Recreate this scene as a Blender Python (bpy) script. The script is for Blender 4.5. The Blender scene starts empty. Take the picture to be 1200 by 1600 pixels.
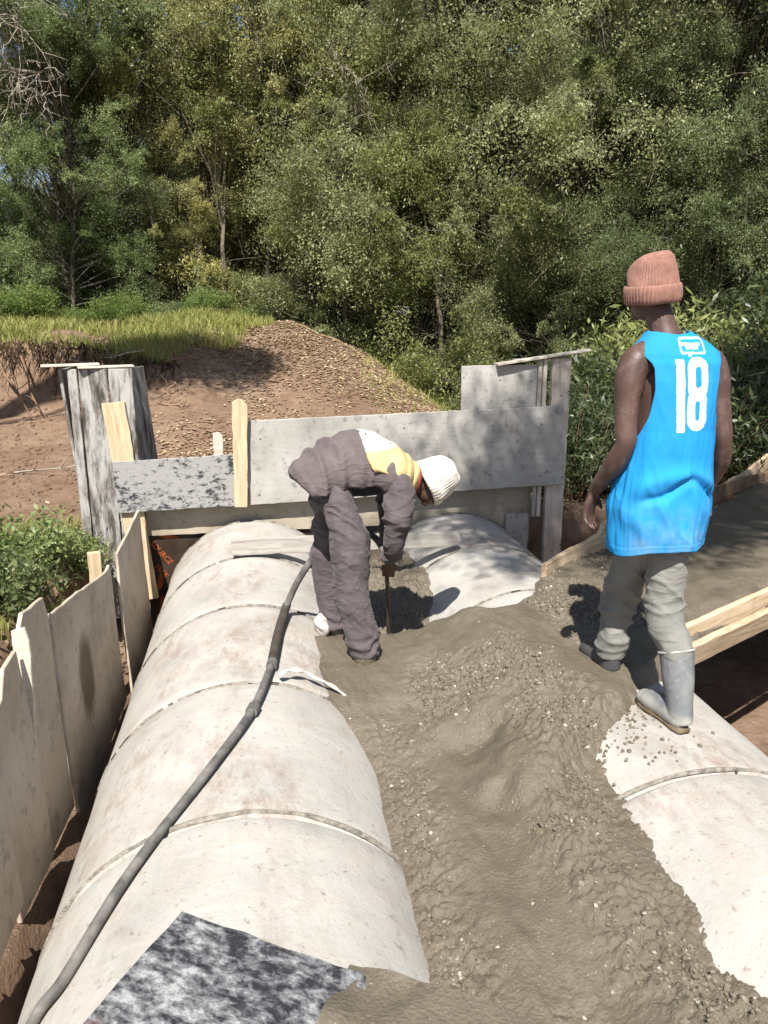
import bpy, bmesh, math, random
import numpy as np
from mathutils import Vector, Matrix, noise as mnoise

R = math.radians
SC = bpy.context.scene
COL = SC.collection
random.seed(7)
RNG = np.random.default_rng(7)

# ------------------------------------------------------------------ camera, sky, sun, exposure
cam_data = bpy.data.cameras.new('camera')
cam = bpy.data.objects.new('camera', cam_data)
COL.objects.link(cam)
cam.location = (0, 0, 1.55)
cam.rotation_euler = (R(90 - 14), 0, -R(8.8))
cam_data.sensor_fit = 'VERTICAL'
cam_data.sensor_height = 24
cam_data.lens = 24 * 1205 / 1600
cam_data.clip_start = 0.02
cam_data.clip_end = 1000
SC.camera = cam

SUN_TRAVEL = Vector((0.25, 0.86, -1.22)).normalized()
world = bpy.data.worlds.new('World')
SC.world = world
world.use_nodes = True
wn = world.node_tree
for n in list(wn.nodes):
    wn.nodes.remove(n)
sky = wn.nodes.new('ShaderNodeTexSky')
sky.sky_type = 'NISHITA'
sky.sun_disc = False
sky.sun_elevation = math.asin(-SUN_TRAVEL.z)
sky.sun_rotation = math.atan2(-SUN_TRAVEL.x, -SUN_TRAVEL.y)
sky.air_density = 1.0
sky.dust_density = 1.0
bgn = wn.nodes.new('ShaderNodeBackground')
bgn.inputs['Strength'].default_value = 0.062
wo = wn.nodes.new('ShaderNodeOutputWorld')
wn.links.new(sky.outputs[0], bgn.inputs['Color'])
wn.links.new(bgn.outputs[0], wo.inputs['Surface'])

sun_data = bpy.data.lights.new('sun', 'SUN')
sun_data.energy = 5.0
sun_data.angle = R(0.53)
sun_data.color = (1.0, 0.955, 0.88)
sun = bpy.data.objects.new('sun', sun_data)
sun.rotation_euler = SUN_TRAVEL.to_track_quat('-Z', 'Y').to_euler()
sun.location = (-4, -10, 20)
COL.objects.link(sun)

SC.view_settings.view_transform = 'Standard'
SC.view_settings.look = 'None'
SC.view_settings.gamma = 1
SC.view_settings.use_curve_mapping = False
SC.view_settings.exposure = 0.95
SC.render.engine = 'CYCLES'
SC.cycles.use_denoising = True
SC.cycles.max_bounces = 6
SC.cycles.diffuse_bounces = 3
SC.cycles.glossy_bounces = 2
SC.cycles.transmission_bounces = 3
SC.cycles.transparent_max_bounces = 8


# ------------------------------------------------------------------ helpers
def tag(o, label=None, cat=None, group=None, kind=None):
    if label: o['label'] = label
    if cat: o['category'] = cat
    if group: o['group'] = group
    if kind: o['kind'] = kind
    return o


def link(name, mesh, mats=None, parent=None):
    o = bpy.data.objects.new(name, mesh)
    COL.objects.link(o)
    if mats is not None:
        if not isinstance(mats, (list, tuple)): mats = [mats]
        for m in mats:
            mesh.materials.append(m)
    if parent is not None:
        o.parent = parent
    return o


def empty(name, loc=(0, 0, 0), rot=(0, 0, 0)):
    o = bpy.data.objects.new(name, None)
    o.location = loc
    o.rotation_euler = rot
    o.empty_display_size = 0.2
    COL.objects.link(o)
    return o


def np_mesh(name, V, F, smooth=True):
    """V (n,3), F (m,k) all faces with k corners"""
    V = np.asarray(V, dtype=np.float32); F = np.asarray(F, dtype=np.int32)
    me = bpy.data.meshes.new(name)
    m, k = F.shape
    me.vertices.add(len(V)); me.loops.add(m * k); me.polygons.add(m)
    me.vertices.foreach_set('co', V.ravel())
    me.loops.foreach_set('vertex_index', F.ravel())
    me.polygons.foreach_set('loop_start', np.arange(0, m * k, k, dtype=np.int32))
    me.polygons.foreach_set('loop_total', np.full(m, k, dtype=np.int32))
    me.update(calc_edges=True)
    me.polygons.foreach_set('use_smooth', np.full(m, smooth, dtype=bool))
    me.validate()
    return me


def attr(me, name, vals, domain='POINT'):
    a = me.attributes.new(name, 'FLOAT', domain)
    a.data.foreach_set('value', np.asarray(vals, dtype=np.float32).ravel())


def get_co(me):
    a = np.empty(len(me.vertices) * 3, np.float32); me.vertices.foreach_get('co', a)
    return a.reshape(-1, 3)


def get_no(me):
    a = np.empty(len(me.vertices) * 3, np.float32); me.vertices.foreach_get('normal', a)
    return a.reshape(-1, 3)


def hash3(i, j, k):
    n = (i * 374761393 + j * 668265263 + k * 1274126177) & 0x7fffffff
    n = ((n ^ (n >> 13)) * 1274126177) & 0x7fffffff
    n = n ^ (n >> 16)
    return (n & 0xffff) / 65535.0


def vnoise(P):
    """value noise 0..1, P (n,3)"""
    P = np.asarray(P, float)
    I = np.floor(P).astype(np.int64); Fr = P - I
    Fr = Fr * Fr * (3 - 2 * Fr)
    r = 0
    for dx in (0, 1):
        for dy in (0, 1):
            for dz in (0, 1):
                w = (Fr[:, 0] if dx else 1 - Fr[:, 0]) * (Fr[:, 1] if dy else 1 - Fr[:, 1]) * (Fr[:, 2] if dz else 1 - Fr[:, 2])
                r = r + w * hash3(I[:, 0] + dx, I[:, 1] + dy, I[:, 2] + dz)
    return r


def fbm(P, octaves=4, gain=.5):
    P = np.asarray(P, float); s = 0; a = 1; t = 0
    for o in range(octaves):
        s = s + a * vnoise(P * 2 ** o + 17.3 * o); t += a; a *= gain
    return s / t


def P2(x, y, s, z=0.0):
    x = np.asarray(x, float); y = np.asarray(y, float)
    return np.stack([(x * s).ravel(), (y * s).ravel(), np.full(x.size, z)], 1)


def sstep(a, b, x):
    t = np.clip((np.asarray(x, float) - a) / (b - a), 0, 1)
    return t * t * (3 - 2 * t)


def worley2(P, seed=0):
    """F1, F2 and cell value, 2D"""
    I = np.floor(P).astype(np.int64); b1 = np.full(len(P), 9.0); b2 = np.full(len(P), 9.0); cid = np.zeros(len(P))
    for dx in (-1, 0, 1):
        for dy in (-1, 0, 1):
            ci = I[:, 0] + dx; cj = I[:, 1] + dy
            d = np.hypot(ci + hash3(ci, cj, seed + 0 * ci) - P[:, 0], cj + hash3(ci, cj, seed + 7 + 0 * ci) - P[:, 1]); hc = hash3(ci, cj, seed + 13 + 0 * ci)
            m = d < b1
            b2 = np.where(m, b1, np.minimum(b2, d)); cid = np.where(m, hc, cid); b1 = np.where(m, d, b1)
    return b1, b2, cid


def worley(P, seed=0):
    """F1 distance, 2D"""
    I = np.floor(P).astype(np.int64); best = np.full(len(P), 9.0); cid = np.zeros(len(P))
    for dx in (-1, 0, 1):
        for dy in (-1, 0, 1):
            ci = I[:, 0] + dx; cj = I[:, 1] + dy
            hx = hash3(ci, cj, seed + 0 * ci); hy = hash3(ci, cj, seed + 7 + 0 * ci); hc = hash3(ci, cj, seed + 13 + 0 * ci)
            d = np.hypot(ci + hx - P[:, 0], cj + hy - P[:, 1])
            m = d < best
            best = np.where(m, d, best); cid = np.where(m, hc, cid)
    return best, cid


class MB:
    def __init__(s):
        s.v = []; s.f = []

    def add(s, V, F):
        o = len(s.v)
        s.v.extend([tuple(map(float, p)) for p in V]); s.f.extend([tuple(i + o for i in f) for f in F])

    def tube(s, pts, radii, seg=8, ref=None, cap=True, squash=None):
        V, F = loft(pts, radii, seg, ref, cap)
        s.add(V, F)

    def box(s, c, size, M=None):
        hx, hy, hz = [d / 2 for d in size]
        V = [Vector((sx * hx, sy * hy, sz * hz)) for sx in (-1, 1) for sy in (-1, 1) for sz in (-1, 1)]
        if M is not None: V = [M @ v for v in V]
        V = [v + Vector(c) for v in V]
        s.add(V, [(0, 1, 3, 2), (4, 6, 7, 5), (0, 4, 5, 1), (2, 3, 7, 6), (0, 2, 6, 4), (1, 5, 7, 3)])

    def mesh(s, name, smooth=True):
        me = bpy.data.meshes.new(name)
        me.from_pydata(s.v, [], s.f)
        me.update()
        if smooth:
            me.polygons.foreach_set('use_smooth', [True] * len(me.polygons))
        return me


def loft(pts, radii, seg=16, ref=None, cap=True):
    """closed tube through pts; radii scalar or (a,b); a lies along ref"""
    pts = [Vector(p) for p in pts]; n = len(pts)
    V = []; F = []
    tang = []
    for i in range(n):
        t = (pts[min(i + 1, n - 1)] - pts[max(i - 1, 0)])
        tang.append(t.normalized() if t.length > 1e-9 else Vector((0, 0, 1)))
    a = Vector(ref) if ref is not None else (Vector((1, 0, 0)) if abs(tang[0].x) < .8 else Vector((0, 1, 0)))
    for i in range(n):
        t = tang[i]
        if ref is not None: a = Vector(ref)
        a = (a - t * a.dot(t)).normalized()
        b = t.cross(a)
        r = radii[i]
        ra, rb = (r, r) if not isinstance(r, (tuple, list)) else r
        for k in range(seg):
            an = 2 * math.pi * k / seg
            V.append(pts[i] + a * (ra * math.cos(an)) + b * (rb * math.sin(an)))
    for i in range(n - 1):
        for k in range(seg):
            k2 = (k + 1) % seg
            F.append((i * seg + k, i * seg + k2, (i + 1) * seg + k2, (i + 1) * seg + k))
    if cap:
        F.append(tuple(range(seg - 1, -1, -1)))
        F.append(tuple((n - 1) * seg + k for k in range(seg)))
    return V, F


def smooth_path(pts, radii=None, n=8):
    """Catmull-Rom resample"""
    P = [np.array(p, float) for p in pts]
    Rr = None if radii is None else [np.atleast_1d(np.array(r, float)) for r in radii]
    out = []; ro = []
    for i in range(len(P) - 1):
        p0 = P[max(i - 1, 0)]; p1 = P[i]; p2 = P[i + 1]; p3 = P[min(i + 2, len(P) - 1)]
        for k in range(n):
            t = k / n
            out.append(.5 * ((2 * p1) + (-p0 + p2) * t + (2 * p0 - 5 * p1 + 4 * p2 - p3) * t * t + (-p0 + 3 * p1 - 3 * p2 + p3) * t ** 3))
            if Rr is not None:
                u = t * t * (3 - 2 * t)
                ro.append(Rr[i] * (1 - u) + Rr[i + 1] * u)
    out.append(P[-1])
    if Rr is None: return [tuple(p) for p in out]
    ro.append(Rr[-1])
    return [tuple(p) for p in out], [tuple(r) if len(r) > 1 else float(r[0]) for r in ro]


def ellipsoid(c, rad, M=None, nu=20, nv=14):
    V = []; F = []
    for j in range(1, nv):
        ph = math.pi * j / nv
        for i in range(nu):
            th = 2 * math.pi * i / nu
            V.append(Vector((rad[0] * math.sin(ph) * math.cos(th), rad[1] * math.sin(ph) * math.sin(th), rad[2] * math.cos(ph))))
    for j in range(nv - 2):
        for i in range(nu):
            i2 = (i + 1) % nu
            F.append((j * nu + i, (j + 1) * nu + i, (j + 1) * nu + i2, j * nu + i2))
    V.append(Vector((0, 0, rad[2]))); V.append(Vector((0, 0, -rad[2])))
    t = len(V) - 2
    for i in range(nu):
        i2 = (i + 1) % nu
        F.append((t, i, i2)); F.append((t + 1, (nv - 2) * nu + i2, (nv - 2) * nu + i))
    if M is not None: V = [M @ v for v in V]
    V = [v + Vector(c) for v in V]
    return V, F


def remesh_union(name, mb, voxel=.007, smooth=4):
    me = mb.mesh(name + '_tmp')
    o = bpy.data.objects.new(name + '_tmp', me); COL.objects.link(o)
    m = o.modifiers.new('r', 'REMESH'); m.mode = 'VOXEL'; m.voxel_size = voxel; m.use_smooth_shade = True
    if smooth:
        s = o.modifiers.new('s', 'SMOOTH'); s.factor = .5; s.iterations = smooth
    dg = bpy.context.evaluated_depsgraph_get()
    out = bpy.data.meshes.new_from_object(o.evaluated_get(dg))
    out.name = name
    bpy.data.objects.remove(o); bpy.data.meshes.remove(me)
    out.polygons.foreach_set('use_smooth', [True] * len(out.polygons))
    return out


def smooth_boundary(V, F, it=12):
    """relax the rim of an open sheet along itself so that it ends in a clean line"""
    E = np.concatenate([F[:, [i, (i + 1) % F.shape[1]]] for i in range(F.shape[1])]); Es = np.sort(E, 1)
    key = Es[:, 0].astype(np.int64) * len(V) + Es[:, 1]; uq, cnt = np.unique(key, return_counts=True)
    be = np.stack([uq[cnt == 1] // len(V), uq[cnt == 1] % len(V)], 1)
    V = np.array(V, float); deg = np.bincount(be.ravel(), minlength=len(V)); ok = deg == 2
    for _ in range(it):
        s = np.zeros_like(V)
        np.add.at(s, be[:, 0], V[be[:, 1]]); np.add.at(s, be[:, 1], V[be[:, 0]])
        V[ok] = V[ok] * .5 + s[ok] * .25
    return V


def displace(me, fn):
    """move vertices along normals by fn(co, no)"""
    co = get_co(me); no = get_no(me)
    d = fn(co, no)
    me.vertices.foreach_set('co', (co + no * d[:, None]).astype(np.float32).ravel())
    me.update()


# ------------------------------------------------------------------ materials
def new_mat(name):
    m = bpy.data.materials.new(name); m.use_nodes = True
    nt = m.node_tree
    for n in list(nt.nodes): nt.nodes.remove(n)
    out = nt.nodes.new('ShaderNodeOutputMaterial')
    p = nt.nodes.new('ShaderNodeBsdfPrincipled')
    nt.links.new(p.outputs[0], out.inputs['Surface'])
    return m, nt, p, out


class NT:
    """small helper round a node tree"""
    def __init__(s, nt): s.nt = nt

    def coord(s, kind='Object', scale=(1, 1, 1), rot=(0, 0, 0), loc=None, rnd=False):
        tc = s.nt.nodes.new('ShaderNodeTexCoord'); mp = s.nt.nodes.new('ShaderNodeMapping')
        mp.inputs['Scale'].default_value = scale; mp.inputs['Rotation'].default_value = rot
        if loc: mp.inputs['Location'].default_value = loc
        src = tc.outputs[kind]
        if rnd:
            oi = s.nt.nodes.new('ShaderNodeObjectInfo'); mm = s.nt.nodes.new('ShaderNodeMath'); mm.operation = 'MULTIPLY'
            mm.inputs[1].default_value = 37.0; s.nt.links.new(oi.outputs['Random'], mm.inputs[0])
            va = s.nt.nodes.new('ShaderNodeVectorMath'); va.operation = 'ADD'
            s.nt.links.new(src, va.inputs[0]); s.nt.links.new(mm.outputs[0], va.inputs[1]); src = va.outputs[0]
        s.nt.links.new(src, mp.inputs['Vector'])
        return mp.outputs[0]

    def noise(s, vec, scale, detail=4, rough=.55, dist=0):
        n = s.nt.nodes.new('ShaderNodeTexNoise')
        n.inputs['Scale'].default_value = scale; n.inputs['Detail'].default_value = detail
        n.inputs['Roughness'].default_value = rough; n.inputs['Distortion'].default_value = dist
        s.nt.links.new(vec, n.inputs['Vector']); return n.outputs['Fac']

    def voronoi(s, vec, scale, out='Distance', rnd=1.0):
        n = s.nt.nodes.new('ShaderNodeTexVoronoi'); n.inputs['Scale'].default_value = scale
        n.inputs['Randomness'].default_value = rnd
        s.nt.links.new(vec, n.inputs['Vector']); return n.outputs[out]

    def ramp(s, fac, stops):
        n = s.nt.nodes.new('ShaderNodeValToRGB'); e = n.color_ramp.elements
        while len(e) < len(stops): e.new(.5)
        for el, (p, c) in zip(e, stops):
            el.position = p; el.color = (*c, 1) if len(c) == 3 else c
        s.nt.links.new(fac, n.inputs[0]); return n.outputs[0]

    def mix(s, fac, a, b, mode='MIX'):
        n = s.nt.nodes.new('ShaderNodeMix'); n.data_type = 'RGBA'; n.blend_type = mode
        for sock, v in ((n.inputs[0], fac), (n.inputs[6], a), (n.inputs[7], b)):
            if isinstance(v, (int, float)): sock.default_value = v
            elif isinstance(v, tuple): sock.default_value = (*v, 1)
            else: s.nt.links.new(v, sock)
        return n.outputs[2]

    def math(s, op, a, b=None, clamp=False):
        n = s.nt.nodes.new('ShaderNodeMath'); n.operation = op; n.use_clamp = clamp
        for sock, v in ((n.inputs[0], a), (n.inputs[1], b)):
            if v is None: continue
            if isinstance(v, (int, float)): sock.default_value = v
            else: s.nt.links.new(v, sock)
        return n.outputs[0]

    def attr(s, name):
        n = s.nt.nodes.new('ShaderNodeAttribute'); n.attribute_name = name; return n.outputs['Fac']

    def objrand(s):
        return s.nt.nodes.new('ShaderNodeObjectInfo').outputs['Random']

    def bump(s, h, p, strength=.5, dist=.01, chain=None):
        n = s.nt.nodes.new('ShaderNodeBump'); n.inputs['Strength'].default_value = strength; n.inputs['Distance'].default_value = dist
        s.nt.links.new(h, n.inputs['Height'])
        if chain is not None: s.nt.links.new(chain, n.inputs['Normal'])
        s.nt.links.new(n.outputs[0], p.inputs['Normal']); return n.outputs[0]


def set_in(nt, p, name, v):
    if isinstance(v, (int, float)): p.inputs[name].default_value = v
    elif isinstance(v, tuple): p.inputs[name].default_value = (*v, 1)
    else: nt.links.new(v, p.inputs[name])


def m_pipe():
    m, nt, p, _ = new_mat('precast_concrete'); h = NT(nt)
    c = h.coord('Object', rnd=True)
    big = h.noise(c, 2.2, 6, .62); mid = h.noise(c, 7, 7, .68); fine = h.noise(c, 60, 5, .65)
    col = h.ramp(big, [(.30, (.285, .274, .253)), (.48, (.37, .355, .328)), (.60, (.405, .388, .358)), (.75, (.375, .37, .347))])
    col = h.mix(h.ramp(mid, [(.45, (0, 0, 0)), (.72, (.6, .6, .6))]), col, (.385, .33, .29))
    col = h.mix(h.ramp(h.noise(h.coord('Object', loc=(3, 8, 1), rnd=True), 4.2, 6, .65), [(.50, (0, 0, 0)), (.70, (.55, .55, .55))]), col, (.345, .345, .325))
    # soil smears with a shape of their own
    cs = h.coord('Object', scale=(1, .45, 1), rnd=True)
    sm = h.math('MULTIPLY', h.ramp(h.noise(cs, 2.4, 3, .5, .4), [(.44, (0, 0, 0)), (.64, (1, 1, 1))]), h.ramp(h.noise(cs, 17, 7, .78), [(.42, (0, 0, 0)), (.64, (1, 1, 1))]))
    col = h.mix(h.math('MULTIPLY', sm, .7), col, (.20, .135, .10))
    sp = h.ramp(h.noise(c, 38, 4, .65), [(.60, (0, 0, 0)), (.70, (1, 1, 1))])
    col = h.mix(h.math('MULTIPLY', sp, .6), col, (.17, .135, .10))
    pin = h.ramp(h.noise(c, 130, 2, .5), [(.66, (0, 0, 0)), (.72, (1, 1, 1))])
    col = h.mix(h.math('MULTIPLY', pin, .45), col, (.15, .13, .11))
    # pale laitance round the casting
    sc = h.ramp(h.noise(h.coord('Object', scale=(1, 3, 1), rnd=True), 3.4, 4, .6), [(.58, (0, 0, 0)), (.75, (1, 1, 1))])
    col = h.mix(h.math('MULTIPLY', sc, .4), col, (.46, .45, .42))
    drag = h.ramp(h.noise(h.coord('Object', scale=(9, .8, 9), rnd=True), 3, 5, .7), [(.58, (0, 0, 0)), (.74, (1, 1, 1))])
    col = h.mix(h.math('MULTIPLY', drag, .22), col, (.24, .205, .17))
    set_in(nt, p, 'Base Color', col); set_in(nt, p, 'Roughness', .88); p.inputs['Specular IOR Level'].default_value = .2
    b = h.bump(mid, p, .45, .014)
    h.bump(fine, p, .4, .004, b)
    return m


def m_simple(name, col, rough=.8, var=.25, scale=20, bump=.2, bdist=.004, spec=.3, col2=None, kind='Object'):
    m, nt, p, _ = new_mat(name); h = NT(nt)
    c = h.coord(kind, rnd=True); n = h.noise(c, scale, 5, .6)
    d = tuple(v * (1 - var) for v in col); l = tuple(min(1, v * (1 + var)) for v in (col2 or col))
    set_in(nt, p, 'Base Color', h.ramp(n, [(.3, d), (.7, l)])); set_in(nt, p, 'Roughness', rough)
    p.inputs['Specular IOR Level'].default_value = spec
    if bump: h.bump(h.noise(c, scale * 4, 4, .6), p, bump, bdist)
    return m


def m_wet():
    m, nt, p, _ = new_mat('wet_concrete'); h = NT(nt)
    c = h.coord('Object')
    rough = h.attr('rough')
    n = h.noise(c, 5, 5, .6); n2 = h.noise(c, 45, 4, .6)
    col = h.ramp(n, [(.25, (.115, .096, .070)), (.55, (.148, .124, .092)), (.8, (.188, .160, .120))])
    col = h.mix(h.ramp(n2, [(.35, (.55, .55, .55)), (.7, (0, 0, 0))]), col, (.095, .078, .056))
    stone = h.voronoi(c, 62)
    col = h.mix(h.math('MULTIPLY', h.ramp(stone, [(.10, (1, 1, 1)), (.2, (0, 0, 0))]), h.ramp(h.noise(c, 21, 2, .5), [(.55, (0, 0, 0)), (.62, (.75, .75, .75))])), col, (.36, .32, .26))
    set_in(nt, p, 'Base Color', col)
    rr = h.mix(rough, h.ramp(h.noise(c, 4.5, 5, .6), [(.40, (.22, .22, .22)), (.60, (.62, .62, .62))]), (.66, .66, .66))
    set_in(nt, p, 'Roughness', rr); p.inputs['Specular IOR Level'].default_value = .4
    b = h.bump(h.voronoi(c, 85), p, .35, .006)
    h.bump(h.noise(c, 120, 5, .7), p, .7, .007, b)
    return m


def m_soil():
    m, nt, p, _ = new_mat('soil'); h = NT(nt)
    c = h.coord('Object')
    n = h.noise(c, .9, 5, .6); n2 = h.noise(c, 9, 6, .7)
    col = h.ramp(n, [(.3, (.18, .118, .08)), (.55, (.245, .17, .118)), (.75, (.31, .225, .16))])
    col = h.mix(h.ramp(n2, [(.35, (.6, .6, .6)), (.62, (0, 0, 0))]), col, (.115, .066, .043))
    # dark olive tint in the wood and on the right bank, from an attribute of the terrain
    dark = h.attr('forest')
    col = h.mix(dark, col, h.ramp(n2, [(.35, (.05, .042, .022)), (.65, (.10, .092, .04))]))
    set_in(nt, p, 'Base Color', col); set_in(nt, p, 'Roughness', .95); p.inputs['Specular IOR Level'].default_value = .1
    b = h.bump(n2, p, .8, .05)
    h.bump(h.noise(c, 60, 5, .7), p, .7, .015, b)
    return m


def m_ply(name, base, dark, light, grain_axis='x', dirt=.5, flakes=0.0, flake_col=(.02, .022, .028), rough=.75, red=0):
    m, nt, p, _ = new_mat(name); h = NT(nt)
    sc = (1, 8, 12) if grain_axis == 'x' else (12, 8, 1)
    c0 = h.coord('Object', rnd=True); cg = h.coord('Object', scale=sc, rnd=True)
    g = h.noise(cg, 5, 6, .65, .3); n = h.noise(c0, 2.3, 6, .62); n2 = h.noise(c0, 14, 6, .7)
    col = h.ramp(n, [(.28, dark), (.5, base), (.72, light)])
    col = h.mix(h.math('MULTIPLY', h.ramp(g, [(.45, (0, 0, 0)), (.75, (1, 1, 1))]), .35), col, dark)
    col = h.mix(h.math('MULTIPLY', h.ramp(n2, [(.55, (0, 0, 0)), (.72, (1, 1, 1))]), dirt), col, tuple(v * .35 for v in base))
    if flakes:
        f1 = h.noise(h.coord('Object', scale=(1, 1, 1), rnd=True), 5.5, 8, .72, .6)
        f2 = h.noise(c0, 1.7, 3, .5)
        f = h.math('ADD', h.math('MULTIPLY', f1, .8), h.math('MULTIPLY', f2, .35))
        t = .50 + (1 - flakes) * .20
        col = h.mix(h.ramp(f, [(t - .015, (0, 0, 0)), (t + .015, (1, 1, 1))]), col, flake_col)
    if red:
        f3 = h.math('MULTIPLY', h.ramp(h.noise(c0, 2.8, 2, .5), [(.62, (0, 0, 0)), (.68, (1, 1, 1))]), h.ramp(h.noise(c0, 18, 6, .7), [(.45, (0, 0, 0)), (.55, (1, 1, 1))]))
        col = h.mix(h.math('MULTIPLY', f3, red), col, (.13, .03, .018))
    set_in(nt, p, 'Base Color', col); set_in(nt, p, 'Roughness', rough); p.inputs['Specular IOR Level'].default_value = .25
    b = h.bump(n2, p, .25, .004); h.bump(g, p, .25, .003, b)
    return m


def m_flake(name, stops, scale, cs=(1, 1, 1), rust=0, lo=.38, w=.2, rough=.65):
    """old film face: paint flaked off in patches, stops run from bare film to cement film"""
    m, nt, p, _ = new_mat(name); h = NT(nt)
    c = h.coord('Object', scale=cs, rnd=True); c0 = h.coord('Object', rnd=True)
    n = h.noise(c, scale, 11, .74, .25); n2 = h.noise(c0, scale * .28, 3, .5)
    f = h.math('ADD', h.math('MULTIPLY', n, .75), h.math('MULTIPLY', n2, .25))
    col = h.ramp(f, [(lo + w * k / (len(stops) - 1), q) for k, q in enumerate(stops)])
    fine = h.noise(c0, 90, 4, .7)
    col = h.mix(h.math('MULTIPLY', h.ramp(fine, [(.55, (0, 0, 0)), (.68, (1, 1, 1))]), .4), col, stops[1])
    if rust:
        f3 = h.math('MULTIPLY', h.ramp(h.noise(c0, 3.0, 2, .5), [(.56, (0, 0, 0)), (.64, (1, 1, 1))]), h.ramp(h.noise(c0, 26, 7, .75), [(.45, (0, 0, 0)), (.55, (1, 1, 1))]))
        col = h.mix(h.math('MULTIPLY', f3, rust), col, (.11, .03, .02))
    set_in(nt, p, 'Base Color', col); set_in(nt, p, 'Roughness', rough); p.inputs['Specular IOR Level'].default_value = .3
    h.bump(f, p, .4, .006)
    return m


def m_pine(name, base, dark, axis='x', knots=True):
    m, nt, p, _ = new_mat(name); h = NT(nt)
    sc = (.8, 10, 10) if axis == 'x' else (10, 10, .8)
    c = h.coord('Object', scale=sc, rnd=True); c0 = h.coord('Object', rnd=True)
    g = h.noise(c, 4, 6, .7, .6); n = h.noise(c0, 6, 5, .6)
    col = h.ramp(g, [(.35, dark), (.55, base), (.75, tuple(min(1, v * 1.12) for v in base))])
    col = h.mix(h.math('MULTIPLY', h.ramp(n, [(.55, (0, 0, 0)), (.75, (1, 1, 1))]), .5), col, tuple(v * .55 for v in base))
    set_in(nt, p, 'Base Color', col); set_in(nt, p, 'Roughness', .75); p.inputs['Specular IOR Level'].default_value = .2
    h.bump(g, p, .3, .004)
    return m


def m_leaf(name, dark, mid, light, trans=.3, rough=.5, yellow=None, clump=.5):
    m, nt, p, out = new_mat(name); h = NT(nt)
    r = h.attr('rnd'); n = h.noise(h.coord('Object'), clump, 3, .6)
    f = h.math('ADD', h.math('MULTIPLY', r, .55), h.math('MULTIPLY', n, .55))
    col = h.ramp(f, [(.25, dark), (.52, mid), (.80, light)])
    if yellow:
        col = h.mix(h.ramp(h.noise(h.coord('Object', loc=(9, 4, 2)), .8, 3, .6), [(.56, (0, 0, 0)), (.68, (.8, .8, .8))]), col, yellow)
    set_in(nt, p, 'Base Color', col); set_in(nt, p, 'Roughness', rough); p.inputs['Specular IOR Level'].default_value = .45
    tr = nt.nodes.new('ShaderNodeBsdfTranslucent'); mx = nt.nodes.new('ShaderNodeMixShader')
    nt.links.new(h.mix(.5, col, tuple(min(1, v * 1.5) for v in light)), tr.inputs['Color'])
    mx.inputs[0].default_value = trans
    nt.links.new(p.outputs[0], mx.inputs[1]); nt.links.new(tr.outputs[0], mx.inputs[2]); nt.links.new(mx.outputs[0], out.inputs['Surface'])
    return m


def m_cloth(name, col, dust=None, dust_amt=.4, scale=5, rough=.9, weave=500, var=.15, crease=0):
    m, nt, p, _ = new_mat(name); h = NT(nt)
    c = h.coord('Object'); n = h.noise(c, scale, 6, .65)
    cc = h.ramp(n, [(.3, tuple(v * (1 - var) for v in col)), (.7, tuple(min(1, v * (1 + var)) for v in col))])
    if dust:
        cc = h.mix(h.math('MULTIPLY', h.ramp(h.noise(c, scale * 2.3, 6, .7), [(.45, (0, 0, 0)), (.7, (1, 1, 1))]), dust_amt), cc, dust)
    set_in(nt, p, 'Base Color', cc); set_in(nt, p, 'Roughness', rough); p.inputs['Specular IOR Level'].default_value = .12
    if 'Sheen Weight' in p.inputs: p.inputs['Sheen Weight'].default_value = .08
    b = h.bump(h.noise(c, 28, 5, .6), p, .25, .006)
    if crease:
        nz = h.noise(h.coord('Object', scale=(1, 1, 2.2), rot=(0, .5, 0)), 5.5, 2, .5, .9)
        rg_ = h.math('SUBTRACT', 1.0, h.math('MULTIPLY', h.math('ABSOLUTE', h.math('SUBTRACT', nz, .5)), 7.0), True)
        b = h.bump(h.math('POWER', rg_, 2.0), p, crease, .012, b)
    h.bump(h.noise(c, weave, 2, .5), p, .25, .002, b)
    return m


MAT = {}
MAT['pipe'] = m_pipe()
MAT['wet'] = m_wet()
MAT['soil'] = m_soil()
MAT['mortar'] = m_simple('joint_mortar', (.25, .225, .19), .95, .5, 40, .8, .012)
MAT['ply_form'] = m_ply('formwork_plywood', (.47, .40, .32), (.29, .235, .18), (.55, .48, .395), 'z', .8)
MAT['ply_panel'] = m_ply('grey_cement_panel', (.36, .345, .32), (.23, .22, .20), (.45, .435, .41), 'x', .95)
MAT['ply_weather'] = m_flake('paint_flaked_plank', [(.03, .03, .036), (.13, .128, .13), (.225, .22, .214), (.30, .293, .283)], 17, (1, 1, 1.5), 0, .425, .07)
MAT['ply_column'] = m_flake('grey_weathered_board', [(.045, .038, .033), (.12, .105, .095), (.25, .24, .228), (.37, .36, .345)], 6, (2.4, 2.4, .45), 0, .40, .15)
MAT['ply_fore'] = m_flake('flaked_film_board', [(.022, .022, .025), (.066, .067, .073), (.125, .128, .134), (.19, .194, .20), (.31, .31, .31)], 19, (1, 1, 1.8), .9, .445, .15, .5)
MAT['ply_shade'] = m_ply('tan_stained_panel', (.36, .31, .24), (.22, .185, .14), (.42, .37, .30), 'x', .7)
MAT['film'] = m_simple('dark_film_face', (.035, .022, .016), .5, .5, 6, .2)
MAT['film_orange'] = m_simple('orange_print', (.28, .07, .018), .6, .4, 25, .1)  # kept dull: the shade on the panel is put into the orange
MAT['pine_v'] = m_pine('sawn_pine_upright', (.55, .435, .295), (.40, .285, .17), 'z')
MAT['pine_h'] = m_pine('sawn_pine_lying', (.55, .44, .305), (.39, .28, .17), 'x')
MAT['pine_white'] = m_pine('bleached_pine', (.56, .51, .43), (.43, .37, .295), 'x')
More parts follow.
